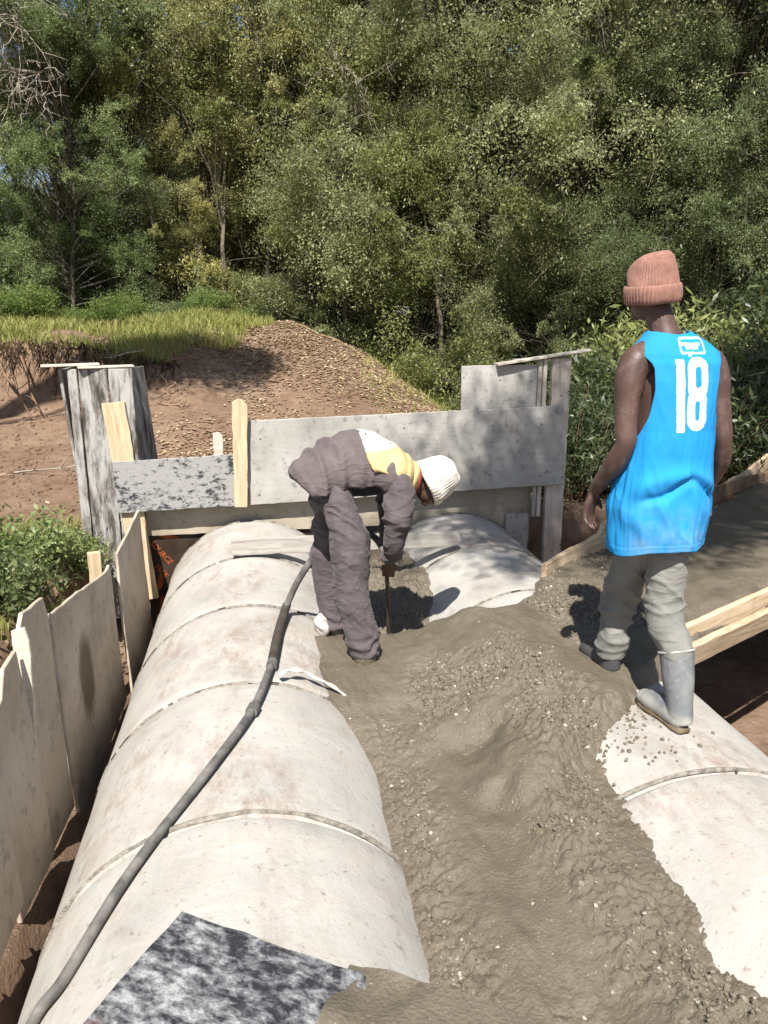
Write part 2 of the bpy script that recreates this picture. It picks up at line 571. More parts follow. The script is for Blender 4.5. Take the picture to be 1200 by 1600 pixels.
MAT['bark_edge'] = m_pine('waney_board', (.50, .39, .27), (.30, .20, .12), 'x')
MAT['grey_wood'] = m_pine('weathered_grey_wood', (.40, .375, .34), (.25, .225, .20), 'x')
MAT['post_wood'] = m_pine('cement_dusted_post', (.56, .50, .43), (.40, .34, .28), 'z')
MAT['hose'] = m_simple('rubber_hose', (.085, .08, .074), .7, .4, 14, .3, .003, .3, (.135, .128, .118))
MAT['hose_dark'] = m_simple('hose_sleeve', (.06, .05, .043), .65, .35, 14, .3)
MAT['steel'] = m_simple('dirty_steel', (.085, .062, .045), .55, .4, 30, .3)
MAT['rag'] = m_simple('white_plastic_strip', (.50, .46, .43), .6, .3, 18, .3)
MAT['bark'] = m_simple('tree_bark', (.085, .072, .055), .95, .5, 9, .8, .03, .1, (.16, .14, .11))
MAT['bark_pale'] = m_simple('pale_bark', (.17, .145, .11), .95, .4, 9, .6, .02, .1)
MAT['twig'] = m_simple('dead_twig', (.30, .265, .22), .95, .35, 7, .3, .01, .1)
MAT['twig_brown'] = m_simple('brown_stick', (.20, .13, .085), .95, .4, 7, .3, .01, .1)
MAT['root_dark'] = m_simple('dark_root', (.06, .04, .028), .95, .4, 7, .3, .01, .1)
MAT['leafA'] = m_leaf('leaf_olive', (0.051, 0.066, 0.018), (0.158, 0.185, 0.056), (0.358, 0.378, 0.15), .36)
MAT['leafB'] = m_leaf('leaf_yellow_green', (0.074, 0.078, 0.023), (0.211, 0.215, 0.073), (0.404, 0.39, 0.174), .36, yellow=(.38, .33, .095))
MAT['leafC'] = m_leaf('leaf_dark_green', (0.033, 0.047, 0.018), (0.108, 0.142, 0.052), (0.268, 0.306, 0.144), .36)
MAT['leafG'] = m_leaf('leaf_pale_tuft', (.035, .06, .016), (.115, .16, .05), (.33, .39, .17), .38)
MAT['leafX'] = m_leaf('leaf_shaded_glossy', (.016, .024, .009), (.045, .064, .024), (.13, .16, .072), .28, .4)  # dark green leaf darkened, shade on the right shrubs put into its colour
MAT['leafD'] = m_leaf('leaf_grey_green', (0.056, 0.069, 0.026), (0.173, 0.197, 0.08), (0.369, 0.388, 0.196), .36)
MAT['leafE'] = m_leaf('leaf_bright', (.045, .085, .015), (.12, .185, .04), (.24, .30, .09), .4)
MAT['leafW'] = m_leaf('leaf_weed', (.07, .11, .028), (.17, .225, .07), (.34, .37, .17), .35, .45, None, 3)
MAT['grass'] = m_leaf('leaf_grass', (.12, .15, .03), (.24, .27, .065), (.42, .40, .15), .4, .6, (.40, .35, .15), .9)
MAT['litter'] = m_leaf('leaf_litter', (.20, .13, .075), (.37, .265, .16), (.55, .44, .29), .15, .7, None, 2)


# ------------------------------------------------------------------ terrain
def interp(y, xs, zs):
    return np.interp(y, xs, zs)


def terr0(x, y):
    L = interp(y, [8, 9.5, 10.6, 10.85, 11.05, 12, 16, 40], [-.1, .05, .34, .75, 1.25, 1.42, 1.5, 1.7])
    M = interp(y, [7.6, 9, 10.5, 12.5, 14, 20, 40], [-.1, .06, .62, 1.46, 1.58, 1.5, 1.7])
    Q = interp(y, [6, 9, 13, 18, 30], [-.15, -.3, -.05, .4, 1.2])
    a = sstep(-2.6, -1.0, x + .35 * np.sin(y * 1.7)); z = L * (1 - a) + M * a
    b = np.clip((x - .45) / 2.7, 0, 1); b = b * (.6 + .4 * b)
    z = z * (1 - b) + Q * b
    z = z + 1.0 * sstep(4.2, 8.5, x) * sstep(5.2, 7.5, y) * (1 - sstep(10, 14, y))
    return z


def terr(x, y):
    x = np.asarray(x, float); y = np.asarray(y, float)
    sh = x.shape
    z = terr0(x, y)
    near = np.exp(-((np.maximum(np.hypot(x, y - 6), 22) - 22) / 12) ** 2)
    n1 = (fbm(P2(x, y, .8), 3) - .5).reshape(sh); n2 = (fbm(P2(x, y, 3.1), 3) - .5).reshape(sh); n3 = (fbm(P2(x, y, 9.0), 2) - .5).reshape(sh)
    z = z + (n1 * .30 * sstep(6.5, 9, y) + n2 * .10 + n3 * .035) * near
    z = z + (n1 * .25) * (1 - sstep(-3, -1.8, x)) * near
    # excavated trench of the culvert and its side void
    bx = -1.28 + n2 * .15; ex = 2.9 + 1.5 * sstep(2.9, 3.4, y) + n1 * .4
    t = sstep(bx - .18, bx + .03, x) * (1 - sstep(ex, ex + 1.1, x)) * (1 - sstep(6.25, 6.6, y))
    # the wing strip dug towards the right under the poured slab
    w = sstep(3.0, 3.4, y - .62 * (x - 2.2)) * 0
    floor = -1.42 + n2 * .12
    ledge = np.interp(y, [1.5, 2.4, 3.8, 5.8], [-.52, -.58, -.84, -.90]) + n3 * .06      # earth shelf that carries the side forms
    q = 1 - sstep(-.93, -.72, x + n2 * .1)
    floor = floor * (1 - q) + ledge * q
    return z * (1 - t) + floor * t


def axis(lo, hi, step, far, k=1.18):
    a = list(np.arange(lo, hi + 1e-6, step)); s = step
    x = hi
    while x < far: s *= k; x += s; a.append(x)
    s = step; x = lo
    while x > -far: s *= k; x -= s; a.insert(0, x)
    return np.array(a)


xs = axis(-8, 8, .085, 260); ys = axis(-2, 15, .085, 260)
GX, GY = np.meshgrid(xs, ys)
GZ = terr(GX, GY)
nx, ny = len(xs), len(ys)
idx = np.arange(nx * ny).reshape(ny, nx)
gf = np.stack([idx[:-1, :-1], idx[:-1, 1:], idx[1:, 1:], idx[1:, :-1]], -1).reshape(-1, 4)
gme = np_mesh('ground', np.stack([GX, GY, GZ], -1).reshape(-1, 3), gf)
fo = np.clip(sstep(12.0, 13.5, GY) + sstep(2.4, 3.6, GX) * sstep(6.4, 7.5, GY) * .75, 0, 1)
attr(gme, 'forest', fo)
tag(link('ground', gme, MAT['soil']), 'bare brown earth rising to a bank behind the formwork', kind='structure')


def tz(x, y):
    return float(terr(np.array([x]), np.array([y]))[0])


# ------------------------------------------------------------------ concrete pipes
PR = .69
LX, RX = -.13, 1.51
JOINTS = [.28, 1.24, 2.21, 3.18, 4.13, 5.07, 6.02]


def pipe_mesh(length, seed, wall=.075, nseg=112, nl=14):
    r = PR
    prof = []                                # (radius, y)
    ch = .012
    prof.append((r - ch, 0)); prof.append((r - .003, ch))
    for i in range(nl + 1): prof.append((r, .02 + (length - .04) * i / nl))
    prof.append((r - .003, length - ch)); prof.append((r - ch, length))
    prof.append((r - wall, length)); prof.append((r - wall, 0))
    rr = np.array([q[0] for q in prof]); yy = np.array([q[1] for q in prof])
    th = np.linspace(0, 2 * np.pi, nseg, endpoint=False)
    T, Rg = np.meshgrid(th, rr); _, Yg = np.meshgrid(th, yy)
    X = np.cos(T); Z = np.sin(T)
    n = (fbm(np.stack([X.ravel() * 2 + seed * 5, Yg.ravel() * 3, Z.ravel() * 2], 1), 3) - .5).reshape(X.shape)
    Rg = Rg + n * .012
    V = np.stack([X * Rg, Yg, Z * Rg], -1).reshape(-1, 3)
    m = len(prof); id_ = np.arange(m * nseg).reshape(m, nseg)
    nxt = np.roll(id_, -1, 1); up = np.roll(id_, -1, 0); un = np.roll(nxt, -1, 0)
    F = np.stack([id_, up, un, nxt], -1).reshape(-1, 4)
    return np_mesh('concrete_pipe', V, F)


def collar_mesh(seed, width=.05, proud=.012, a0=-20, a1=200, broken=.0):
    """rough band of mortar over a joint, local y=0 at the joint"""
    na, nb = 220, 7
    th = np.radians(np.linspace(a0, a1, na)); u = np.linspace(-1, 1, nb)
    T, U = np.meshgrid(th, u)
    w = width * (.1 + 1.8 * fbm(np.stack([np.cos(T).ravel() * 6 + seed, np.sin(T).ravel() * 6, U.ravel() * 0], 1), 3)).reshape(T.shape)
    y = U * w * .5 + (fbm(np.stack([np.cos(T).ravel() * 4 + seed + 9, np.sin(T).ravel() * 4, 0 * U.ravel()], 1), 3).reshape(T.shape) - .5) * .02
    n = fbm(np.stack([np.cos(T).ravel() * 40 + seed, np.sin(T).ravel() * 40, U.ravel() * 2], 1), 3).reshape(T.shape)
    r = PR + .004 + (1 - U ** 2) * proud * (.2 + 1.5 * n) - (np.abs(U) > .9) * .012
    V = np.stack([np.cos(T) * r, y, np.sin(T) * r], -1).reshape(-1, 3)
    V = V + 0.0; id_ = np.arange(na * nb).reshape(nb, na)
    F = np.stack([id_[:-1, :-1], id_[1:, :-1], id_[1:, 1:], id_[:-1, 1:]], -1).reshape(-1, 4)
    if broken:
        q = fbm(np.stack([np.cos(T).ravel() * 9 + seed, np.sin(T).ravel() * 9, U.ravel() * 1.2], 1), 3)
        F = F[(q[F] > broken).all(1)]
    return np_mesh('mortar_collar', V, F)


names_l = ['pale concrete pipe of the left row, nearest one, under the flaked board',
           'pale concrete pipe of the left row, second from the camera, its front lip showing',
           'pale concrete pipe of the left row with brown smears under the hose bend',
           'pale concrete pipe of the left row between hose tip and torn white strip',
           'pale concrete pipe of the left row just in front of the grey plank',
           'pale concrete pipe at the far end of the left row, under the grey plank']
names_r = ['pale concrete pipe of the right row in the bottom right corner',
           'pale concrete pipe of the right row in front of the gumboot, lip showing',
           'pale concrete pipe of the right row that the grey gumboot stands on',
           'concrete pipe of the right row buried under the wet slab',
           'concrete pipe of the right row emerging from wet concrete before the formwork',
           'concrete pipe at the far end of the right row, dappled with shade']
OFF = [(.006, .006), (.004, .007), (-.003, -.001), (.002, .002), (0, -.001), (.0, .001)]
for row, (cx, names) in enumerate(((LX, names_l), (RX, names_r))):
    for i in range(6):
        y0, y1 = JOINTS[i], JOINTS[i + 1]
        dx, dr = OFF[i]
        if row == 1: dx = -dx
        o = link('concrete_pipe', pipe_mesh(y1 - y0 - .006, i + row * 10), MAT['pipe'])
        o.location = (cx + dx, y0 + .003, -PR)
        s = 1 + dr
        o.scale = (s, 1, s)
        tag(o, names[i], 'concrete pipe', 'left row of culvert pipes' if row == 0 else 'right row of culvert pipes')
        w = [.006, .010, .010, .008, .005, .005][i]
        c = link('mortar_collar', collar_mesh(i * 3.7 + row * 11, w, [.0008, .0015, .002, .0015, .001, .001][i], broken=0 if i == 1 else .36), MAT['mortar'], o)
        c.location = (0, y1 - y0 - .004 - (.012 if i < 3 else 0) + (.03 if i == 1 else 0), 0)
        c.scale = (1.001, 1, 1.001)

# ------------------------------------------------------------------ wet concrete


def edgeA(x):      # far edge of the poured strip (waney board)
    return np.interp(x, [1.3, 1.67, 2.27, 3.51, 4.87, 6.5], [4.15, 4.27, 4.74, 5.56, 6.75, 8.1])


def edgeB(x):      # near edge of the poured strip
    return np.interp(x, [1.0, 1.14, 1.5, 1.66, 1.85, 2.03, 2.88, 4.5, 6.5], [2.30, 2.46, 2.74, 2.86, 3.1, 3.36, 3.86, 4.8, 5.9])


def conc0(x, y):
    sh = x.shape
    lo = (fbm(P2(x, y, 1.6, 3.3), 3) - .5).reshape(sh)
    md = (fbm(P2(x, y, 4.5, 1.3), 3) - .5).reshape(sh)
    ch = -.165 + .10 * sstep(.65, 1.25, x) + lo * .085 + md * .05 - .075 * (1 - sstep(.32, .68, x)) * (1 - sstep(2.7, 3.3, y))
    ch = ch + .05 * np.exp(-((x - .95) / .12) ** 2) * (1 - sstep(2.3, 2.9, y))
    # towards the worker the channel is fuller
    ch = ch + .08 * sstep(2.6, 3.4, y)
    slab = .055 + md * .035 + lo * .03
    s = sstep(.62, 1.20, x + md * .25) * sstep(-.05, .13, y - edgeB(x) + md * .14)
    z = ch * (1 - s) + slab * s
    # unfilled hollow where the poker works
    hol = sstep(3.80, 4.2, y + lo * .3 + .12 * sstep(.9, 1.4, x)) * (1 - sstep(1.25, 1.75, x - .55 * (y - 4.3)))
    z = z * (1 - hol) + (-.27 + md * .12 + .10 * sstep(4.3, 4.7, y)) * hol
    # drop beyond the far board and in front of the near one
    z = z - 1.5 * sstep(.0, .10, y - edgeA(x) - .03) * sstep(1.25, 1.5, x)
    z = z - 1.5 * sstep(.0, .25, edgeB(x) - y - .02 + md * .08) * sstep(1.25, 1.75, x)
    return z


def rough_mask(x, y):
    sh = x.shape
    a = fbm(np.stack([(x * 2.6).ravel(), (y * 1.35).ravel(), np.full(x.size, 5.5)], 1), 3).reshape(sh)
    m = sstep(.44, .56, a)
    m = np.maximum(m, (1 - sstep(1.7, 2.3, y)) * sstep(.36, .5, a) * .85)
    m = np.maximum(m, np.exp(-((x - .47) / .10) ** 2) * (1 - sstep(2.8, 3.2, y)) * .9)
    m = np.maximum(m, np.exp(-((x - 1.06) / .13) ** 2) * sstep(1.9, 2.3, y) * (1 - sstep(2.75, 3.0, y)))
    m = np.maximum(m, sstep(4.0, 4.2, y) * (1 - sstep(1.5, 1.9, x)) * .8)
    m = m * (1 - .65 * sstep(2.0, 2.8, x))
    return m


cxs = np.concatenate([np.arange(.12, 2.2, .008), np.arange(2.2, 6.6, .03)])
cys = np.concatenate([np.arange(.25, 1.2, .03), np.arange(1.2, 3.6, .008), np.arange(3.6, 5.0, .012), np.arange(5.0, 8.2, .03)])
CX, CY = np.meshgrid(cxs, cys)


def pipe_top(x):
    zl = -PR + np.sqrt(np.maximum(PR ** 2 - (x - LX) ** 2, 0)); zr = -PR + np.sqrt(np.maximum(PR ** 2 - (x - RX) ** 2, 0))
    return np.maximum(np.where(np.abs(x - LX) < PR, zl, -PR), np.where(np.abs(x - RX) < PR, zr, -PR))


def conc(x, y):
    z = conc0(x, y)
    rm = rough_mask(x, y)
    sh = x.shape
    rm = rm * (.25 + .75 * sstep(.0, .05, z - pipe_top(x)))
    wx = x + .012 * (fbm(P2(x, y, 30, 8.1), 2).reshape(sh) - .5) * 2; wy = y + .012 * (fbm(P2(x, y, 30, 4.4), 2).reshape(sh) - .5) * 2
    f1, f2, cid = worley2(np.stack([(wx * 36).ravel(), (wy * 36).ravel()], 1), 3)
    g1, g2, cid2 = worley2(np.stack([(wx * 19 + .2 * wy).ravel(), (wy * 19).ravel()], 1), 5)
    f1, f2, cid, g1, g2, cid2 = [q.reshape(sh) for q in (f1, f2, cid, g1, g2, cid2)]
    fine = (fbm(P2(x, y, 22, 2.2), 3) - .5).reshape(sh)
    crumb = sstep(.0, .35, f2 - f1) * (.3 + cid) * .016 + sstep(.0, .28, g2 - g1) * (.1 + cid2) * .024 - .020
    drag = (fbm(np.stack([(x * 13 + y * 3).ravel(), (y * 2.2).ravel(), np.full(x.size, 6.6)], 1), 3) - .5).reshape(sh)
    z = z + rm * crumb + fine * (.004 + .016 * rm) + drag * .035 * (1 - rm)
    return z, rm


CZ, CR = conc(CX, CY)
cnx, cny = len(cxs), len(cys)
ci = np.arange(cnx * cny).reshape(cny, cnx)
# keep only what shows above the pipes
keep_v = (CZ > pipe_top(CX) - .06) & (CZ > np.where(CX > 2.0, -.12, -1.25))
kf = keep_v[:-1, :-1] | keep_v[:-1, 1:] | keep_v[1:, 1:] | keep_v[1:, :-1]
kf &= (CX[:-1, :-1] < 2.0) | (keep_v[:-1, :-1] & keep_v[:-1, 1:] & keep_v[1:, 1:] & keep_v[1:, :-1])
cf = np.stack([ci[:-1, :-1], ci[:-1, 1:], ci[1:, 1:], ci[1:, :-1]], -1)[kf]
used = np.unique(cf); remap = np.full(cnx * cny, -1); remap[used] = np.arange(len(used))
cv = np.stack([CX, CY, CZ], -1).reshape(-1, 3)[used]
wme = np_mesh('wet_concrete', cv, remap[cf])
attr(wme, 'rough', CR.ravel()[used])
tag(link('wet_concrete', wme, MAT['wet']), 'freshly poured lumpy grey brown concrete between and over the pipes', kind='structure')

# stones standing proud of the wet concrete: nobody could count them
ico_bm = bmesh.new(); bmesh.ops.create_icosphere(ico_bm, subdivisions=1, radius=1)
ICO_V = np.array([v.co[:] for v in ico_bm.verts]); ICO_F = np.array([[v.index for v in f.verts] for f in ico_bm.faces]); ico_bm.free()


def pebbles(name, P, size, seed):
    rg = np.random.default_rng(seed); n = len(P)
    sc = size[:, None, None] * rg.uniform(.55, 1.25, (n, 1, 3))
    V = ICO_V[None] * (1 + rg.uniform(-.28, .28, (n, len(ICO_V), 1))) * sc
    a = rg.uniform(0, 2 * np.pi, n); b = rg.uniform(-.9, .9, n)
    ca, sa, cb, sb = np.cos(a), np.sin(a), np.cos(b), np.sin(b)
    x = V[:, :, 0]; y = V[:, :, 1]; z = V[:, :, 2]
    y, z = y * cb[:, None] - z * sb[:, None], y * sb[:, None] + z * cb[:, None]
    x, y = x * ca[:, None] - y * sa[:, None], x * sa[:, None] + y * ca[:, None]
    V = np.stack([x, y, z], -1) + P[:, None, :]
    F = (ICO_F[None] + (np.arange(n) * len(ICO_V))[:, None, None]).reshape(-1, 3)
    me = np_mesh(name, V.reshape(-1, 3), F, smooth=False)
    attr(me, 'rnd', np.repeat(rg.uniform(0, 1, n), len(ICO_F)), 'FACE')
    return me


def m_stone():
    m, nt, p, _ = new_mat('mortar_coated_stone'); h = NT(nt)
    r = h.attr('rnd')
    col = h.ramp(r, [(0, (.105, .086, .062)), (.55, (.142, .118, .087)), (.90, (.18, .152, .115)), (.985, (.36, .325, .27))])
    set_in(nt, p, 'Base Color', col); set_in(nt, p, 'Roughness', .55); p.inputs['Specular IOR Level'].default_value = .4
    h.bump(h.noise(h.coord('Object'), 150, 3, .6), p, .4, .003)
    return m


MAT['stone'] = m_stone()
px = RNG.uniform(.25, 2.3, 150000); py = 1.2 + RNG.uniform(0, 1, 150000) * 3.7
pz, prm = conc(px, py)
ok = (RNG.uniform(0, 1, len(px)) < prm ** 2 * .34 * (vnoise(P2(px, py, 9.0)) > .42) + .0015) & (pz > pipe_top(px) - .004) & (pz > -.6)
PX = np.stack([px, py, pz + .001], 1)[ok][:22000]
ps = RNG.uniform(.004, .0095, len(PX)) * np.where(RNG.uniform(0, 1, len(PX)) < .06, 1.6, 1)
PX[:, 2] -= ps * .45
tag(link('loose_aggregate', pebbles('loose_aggregate', PX, ps, 5), MAT['stone']), 'small wet stones sticking out of the fresh concrete', kind='stuff')
# spilled crumbs on the right pipe beside the gumboot
n = 230
sx = RNG.normal(1.32, .14, n); sy = RNG.normal(2.62, .14, n)
st = pipe_top(sx) + .004
okc = (conc(sx, sy)[0] < st)
tag(link('spilled_crumbs', pebbles('spilled_crumbs', np.stack([sx, sy, st], 1)[okc], RNG.uniform(.004, .009, n)[okc], 8), MAT['stone']), 'crumbs of concrete spilled on the pipe beside the gumboot', kind='stuff')


# ------------------------------------------------------------------ boards and sheets
def frame(u, v):
    u = Vector(u).normalized(); v = Vector(v); v = (v - u * v.dot(u)).normalized(); n = u.cross(v)
    return Matrix((u, v, n)).transposed()       # columns u v n


def sheet(name, outline, origin, u, v, th, mat, jit=.004, parent=None, step=.06, warp=.0, seed=1):
    """flat sheet: outline in (u,v) metres round the origin, thickness th along u x v"""
    rg = random.Random(seed)
    pts = []
    for i, a in enumerate(outline):
        b = outline[(i + 1) % len(outline)]
        L = math.hypot(b[0] - a[0], b[1] - a[1]); k = max(1, int(L / step))
        for j in range(k):
            t = j / k
            p = [a[0] + (b[0] - a[0]) * t, a[1] + (b[1] - a[1]) * t]
            if 0 < j: p[0] += rg.uniform(-jit, jit); p[1] += rg.uniform(-jit, jit)
            pts.append(p)
    bm = bmesh.new()
    # local axes: x = u, y = n, z = v so that object coordinates follow the grain
    lo = [bm.verts.new((p[0], -th / 2, p[1])) for p in pts]
    f = bm.faces.new(lo)
    r = bmesh.ops.extrude_face_region(bm, geom=[f])
    for e in r['geom']:
        if isinstance(e, bmesh.types.BMVert): e.co.y += th
    bmesh.ops.recalc_face_normals(bm, faces=bm.faces)
    eds = [e for e in bm.edges if len(e.link_faces) == 2 and e.calc_face_angle(0) > .7]
    bmesh.ops.bevel(bm, geom=eds, offset=min(.003, th * .2), segments=1, affect='EDGES')
    if warp:
        for q in bm.verts: q.co.y += warp * (mnoise.noise(Vector((q.co.x * 1.5 + seed, 0, q.co.z * 1.5))))
    me = bpy.data.meshes.new(name); bm.to_mesh(me); bm.free()
    o = link(name, me, mat, parent)
    u = Vector(u).normalized(); v = Vector(v); v = (v - u * v.dot(u)).normalized(); nn = v.cross(u)
    M = Matrix((u, nn, v)).transposed().to_4x4(); M.translation = Vector(origin)
    o.matrix_world = M
    return o


def rect(w, h): return [(-w / 2, -h / 2), (w / 2, -h / 2), (w / 2, h / 2), (-w / 2, h / 2)]


def plank(name, a, b, width, th, mat, up=(0, 0, 1), parent=None, seed=1, jit=.003, outline=None):
    """plank from a to b (centre line); width lies along up"""
    a = Vector(a); b = Vector(b); L = (b - a).length
    ol = outline or rect(L, width)
    return sheet(name, ol, (a + b) / 2, b - a, up, th, mat, jit, parent, .07, .006, seed)


# far formwork wall
tag(sheet('shutter_panel', [(-1.28, -.335), (1.29, -.325), (1.27, .325), (-1.28, .325)], (1.13, 5.965, .515), (1, 0, .029), (0, 0, 1), .02, MAT['ply_panel'], .003, seed=3),
    'long grey cement stained plywood panel across the culvert behind the bending worker', 'formwork panel')
tag(sheet('weathered_plank', [(-.44, -.2), (.445, -.2), (.45, .2), (-.445, .195)], (-.69, 5.945, .335), (1, 0, .029), (0, 0, 1), .03, MAT['ply_weather'], .004, seed=4),
    'short black and white flaked plank between the grey column and a pine stake', 'plank')
tag(sheet('wooden_stake', [(-.052, -.42), (.045, -.42), (.055, .36), (.02, .405), (-.02, .41), (-.06, .385)], (-.19, 5.90, .565), (1, 0, -.03), (.028, 0, 1), .035, MAT['pine_v'], .003, seed=5),
    'upright pine stake between the flaked plank and the long grey panel', 'stake')
tag(sheet('wooden_stake', [(-.045, -.5), (.045, -.5), (.04, .44), (.01, .47), (-.035, .46)], (-.375, 6.22, .215), (1, 0, 0), (.02, 0, 1), .035, MAT['pine_white'], .003, seed=6),
    'pale stake tip peeping up behind the flaked plank', 'stake')
tag(sheet('recessed_panel', rect(1.99, .36), (.045, 6.075, .08), (1, 0, .004), (0, 0, 1), .02, MAT['ply_shade'], .003, seed=7),
    'shaded tan plywood strip under the flaked plank behind the left pipe', 'formwork panel')
tag(sheet('recessed_panel', rect(1.15, .62), (1.62, 6.085, .02), (1, 0, .0), (0, 0, 1), .02, MAT['ply_shade'], .003, seed=17),
    'shaded plywood panel below the long grey panel above the right pipe', 'formwork panel')
tag(sheet('panel_offcut', rect(.2, .5), (2.07, 6.05, -.28), (1, 0, .0), (0, 0, 1), .018, MAT['ply_panel'], .003, seed=18),
    'narrow grey offcut standing beside the right pipe end', 'formwork panel')
tag(sheet('upper_panel', rect(.62, .62), (1.86, 6.0, .89), (1, 0, .012), (0, 0, 1), .018, MAT['ply_panel'], .003, seed=8),
    'small grey plywood panel standing up behind the long panel at right', 'formwork panel')
for k, (x0, col) in enumerate(((2.192, 'grey_wood'), (2.235, 'post_wood'))):
    tag(sheet('thin_batten', rect(.032, 1.3), (x0, 6.0 + .004 * k, .60), (1, 0, 0), (-.02, 0, 1), .03, MAT[col], .002, seed=30 + k),
        ['thin grey batten upright against the small upper panel', 'thin pale batten upright beside the thick dusty post'][k], 'batten')
tag(sheet('timber_post', rect(.155, 1.85), (2.375, 6.02, .325), (1, 0, .0), (-.02, 0, 1), .05, MAT['post_wood'], .004, seed=9),
    'cement dusted timber post at the right end of the formwork', 'post')
tag(plank('loose_batten', (1.82, 5.98, 1.208), (2.60, 6.02, 1.312), .11, .018, MAT['pine_white'], (0, 1, 0), seed=10), 'pale batten lying across the top of the right post', 'batten')
tag(plank('loose_batten', (2.0, 6.06, 1.235), (2.42, 6.10, 1.262), .10, .015, MAT['grey_wood'], (0, 1, 0), seed=11), 'short grey batten under the pale one on the right post', 'batten')

# nail heads
nail = MB(); nail.add(*ellipsoid((0, 0, 0), (.006, .003, .006), None, 8, 6)); nail_me = nail.mesh('nail'); MAT['nail'] = m_simple('rusty_nail', (.05, .035, .028), .6, .3, 30, 0); nail_me.materials.append(MAT['nail'])
for o in [q for q in COL.objects if q.name.startswith(('shutter_panel', 'weathered_plank', 'upper_panel', 'timber_post'))]:
    bb = [Vector(c) for c in o.bound_box]; x0 = min(c.x for c in bb); x1 = max(c.x for c in bb); z0 = min(c.z for c in bb); z1 = max(c.z for c in bb); yf = min(c.y for c in bb)
    for fx in (.04, .5, .94):
        for fz in (.15, .82):
            nn_ = bpy.data.objects.new('nail', nail_me); COL.objects.link(nn_); nn_.parent = o
            nn_.location = (x0 + (x1 - x0) * (fx + random.uniform(-.02, .02)), yf - .001, z0 + (z1 - z0) * (fz + random.uniform(-.05, .05)))

# dark film faced panel with orange print
dp = tag(sheet('printed_panel', rect(1.45, .95), (-.22, 6.105, -.5), (1, 0, 0), (0, 0, 1), .018, MAT['film'], .002, seed=12),
         'dark film faced panel with orange print behind the left pipe', 'formwork panel')


def text_mesh(name, s, size, mat, ext=.0008):
    cu = bpy.data.curves.new(name + '_c', 'FONT'); cu.body = s; cu.size = size; cu.extrude = ext; cu.align_x = 'CENTER'; cu.align_y = 'CENTER'
    cu.offset = .0012
    o = bpy.data.objects.new(name + '_c', cu); COL.objects.link(o)
    dg = bpy.context.evaluated_depsgraph_get(); me = bpy.data.meshes.new_from_object(o.evaluated_get(dg)); me.name = name
    bpy.data.objects.remove(o); bpy.data.curves.remove(cu)
    return me


for s, x, z, ang in (('SOURCE', -.635, .245, -52), ('FREE', -.645, .09, -52)):
    t = link('orange_lettering', text_mesh('orange_lettering', s, .062, None), MAT['film_orange'], dp)
    t.rotation_euler = Matrix.Rotation(R(90), 3, 'X').to_euler()
    t.matrix_local = Matrix.Translation((x, -.0115, z)) @ Matrix.Rotation(-R(ang), 4, 'Y') @ Matrix.Rotation(R(90), 4, 'X')
for (x, z, w, hgt, a) in ((-.57, .375, .16, .03, .1), (-.66, .0, .05, .14, .2), (-.66, -.2, .04, .2, .1)):
    mb = MB(); M = Matrix.Rotation(a, 3, 'Y')
    mb.add(*ellipsoid((x, -.0105, z), (w / 2, .002, hgt / 2), M, 14, 8))
    link('orange_patch', mb.mesh('orange_patch'), MAT['film_orange'], dp)

# grey board column at left
colm = empty('board_column', (-1.25, 6.0, -.3))
tag(colm, 'tall leaning column of weathered grey boards at the left end of the formwork', 'board column')
LEAN = (-.085, 0, 1)


def col_board(name, x0, x1, y0, y1, seed, mat='ply_column', ztop=1.2, zbot=-.75):
    cx = (x0 + x1) / 2; cy = (y0 + y1) / 2; w = math.hypot(x1 - x0, y1 - y0)
    h = ztop - zbot; zm = (ztop + zbot) / 2
    o = sheet(name, rect(w, h), (cx + LEAN[0] * (zm - ztop), cy, zm), (x1 - x0, y1 - y0, 0), LEAN, .022, MAT[mat], .003, None, .08, .006, seed)
    mw = o.matrix_world.copy(); o.parent = colm; o.matrix_parent_inverse = Matrix.Translation((-1.25, 6.0, -.3)).inverted()
    return o


col_board('front_board', -1.495, -1.43, 6.01, 6.005, 21)
col_board('front_board', -1.418, -1.218, 6.005, 6.005, 22)
col_board('front_board', -1.208, -1.04, 6.005, 6.005, 23)
col_board('side_board', -1.025, -.935, 6.01, 6.36, 24, zbot=.2)
col_board('side_board', -1.48, -1.46, 6.03, 6.35, 25)
tag(plank('loose_batten', (-1.585, 5.97, 1.225), (-1.2, 6.08, 1.232), .1, .016, MAT['pine_white'], (0, 1, 0), seed=26), 'left pale batten lying flat on top of the grey board column', 'batten')
tag(plank('loose_batten', (-1.34, 6.0, 1.212), (-.965, 6.12, 1.212), .12, .016, MAT['pine_white'], (0, 1, 0), seed=27), 'right pale batten lying flat on top of the grey board column', 'batten')
tag(sheet('pine_board', rect(.165, 1.56), (-1.035, 5.978, .18), (1, 0, .09), (-.085, 0, 1), .025, MAT['pine_v'], .003, seed=28), 'clean pine board leaning between grey column and flaked plank', 'board')

# plywood side forms along the left trench


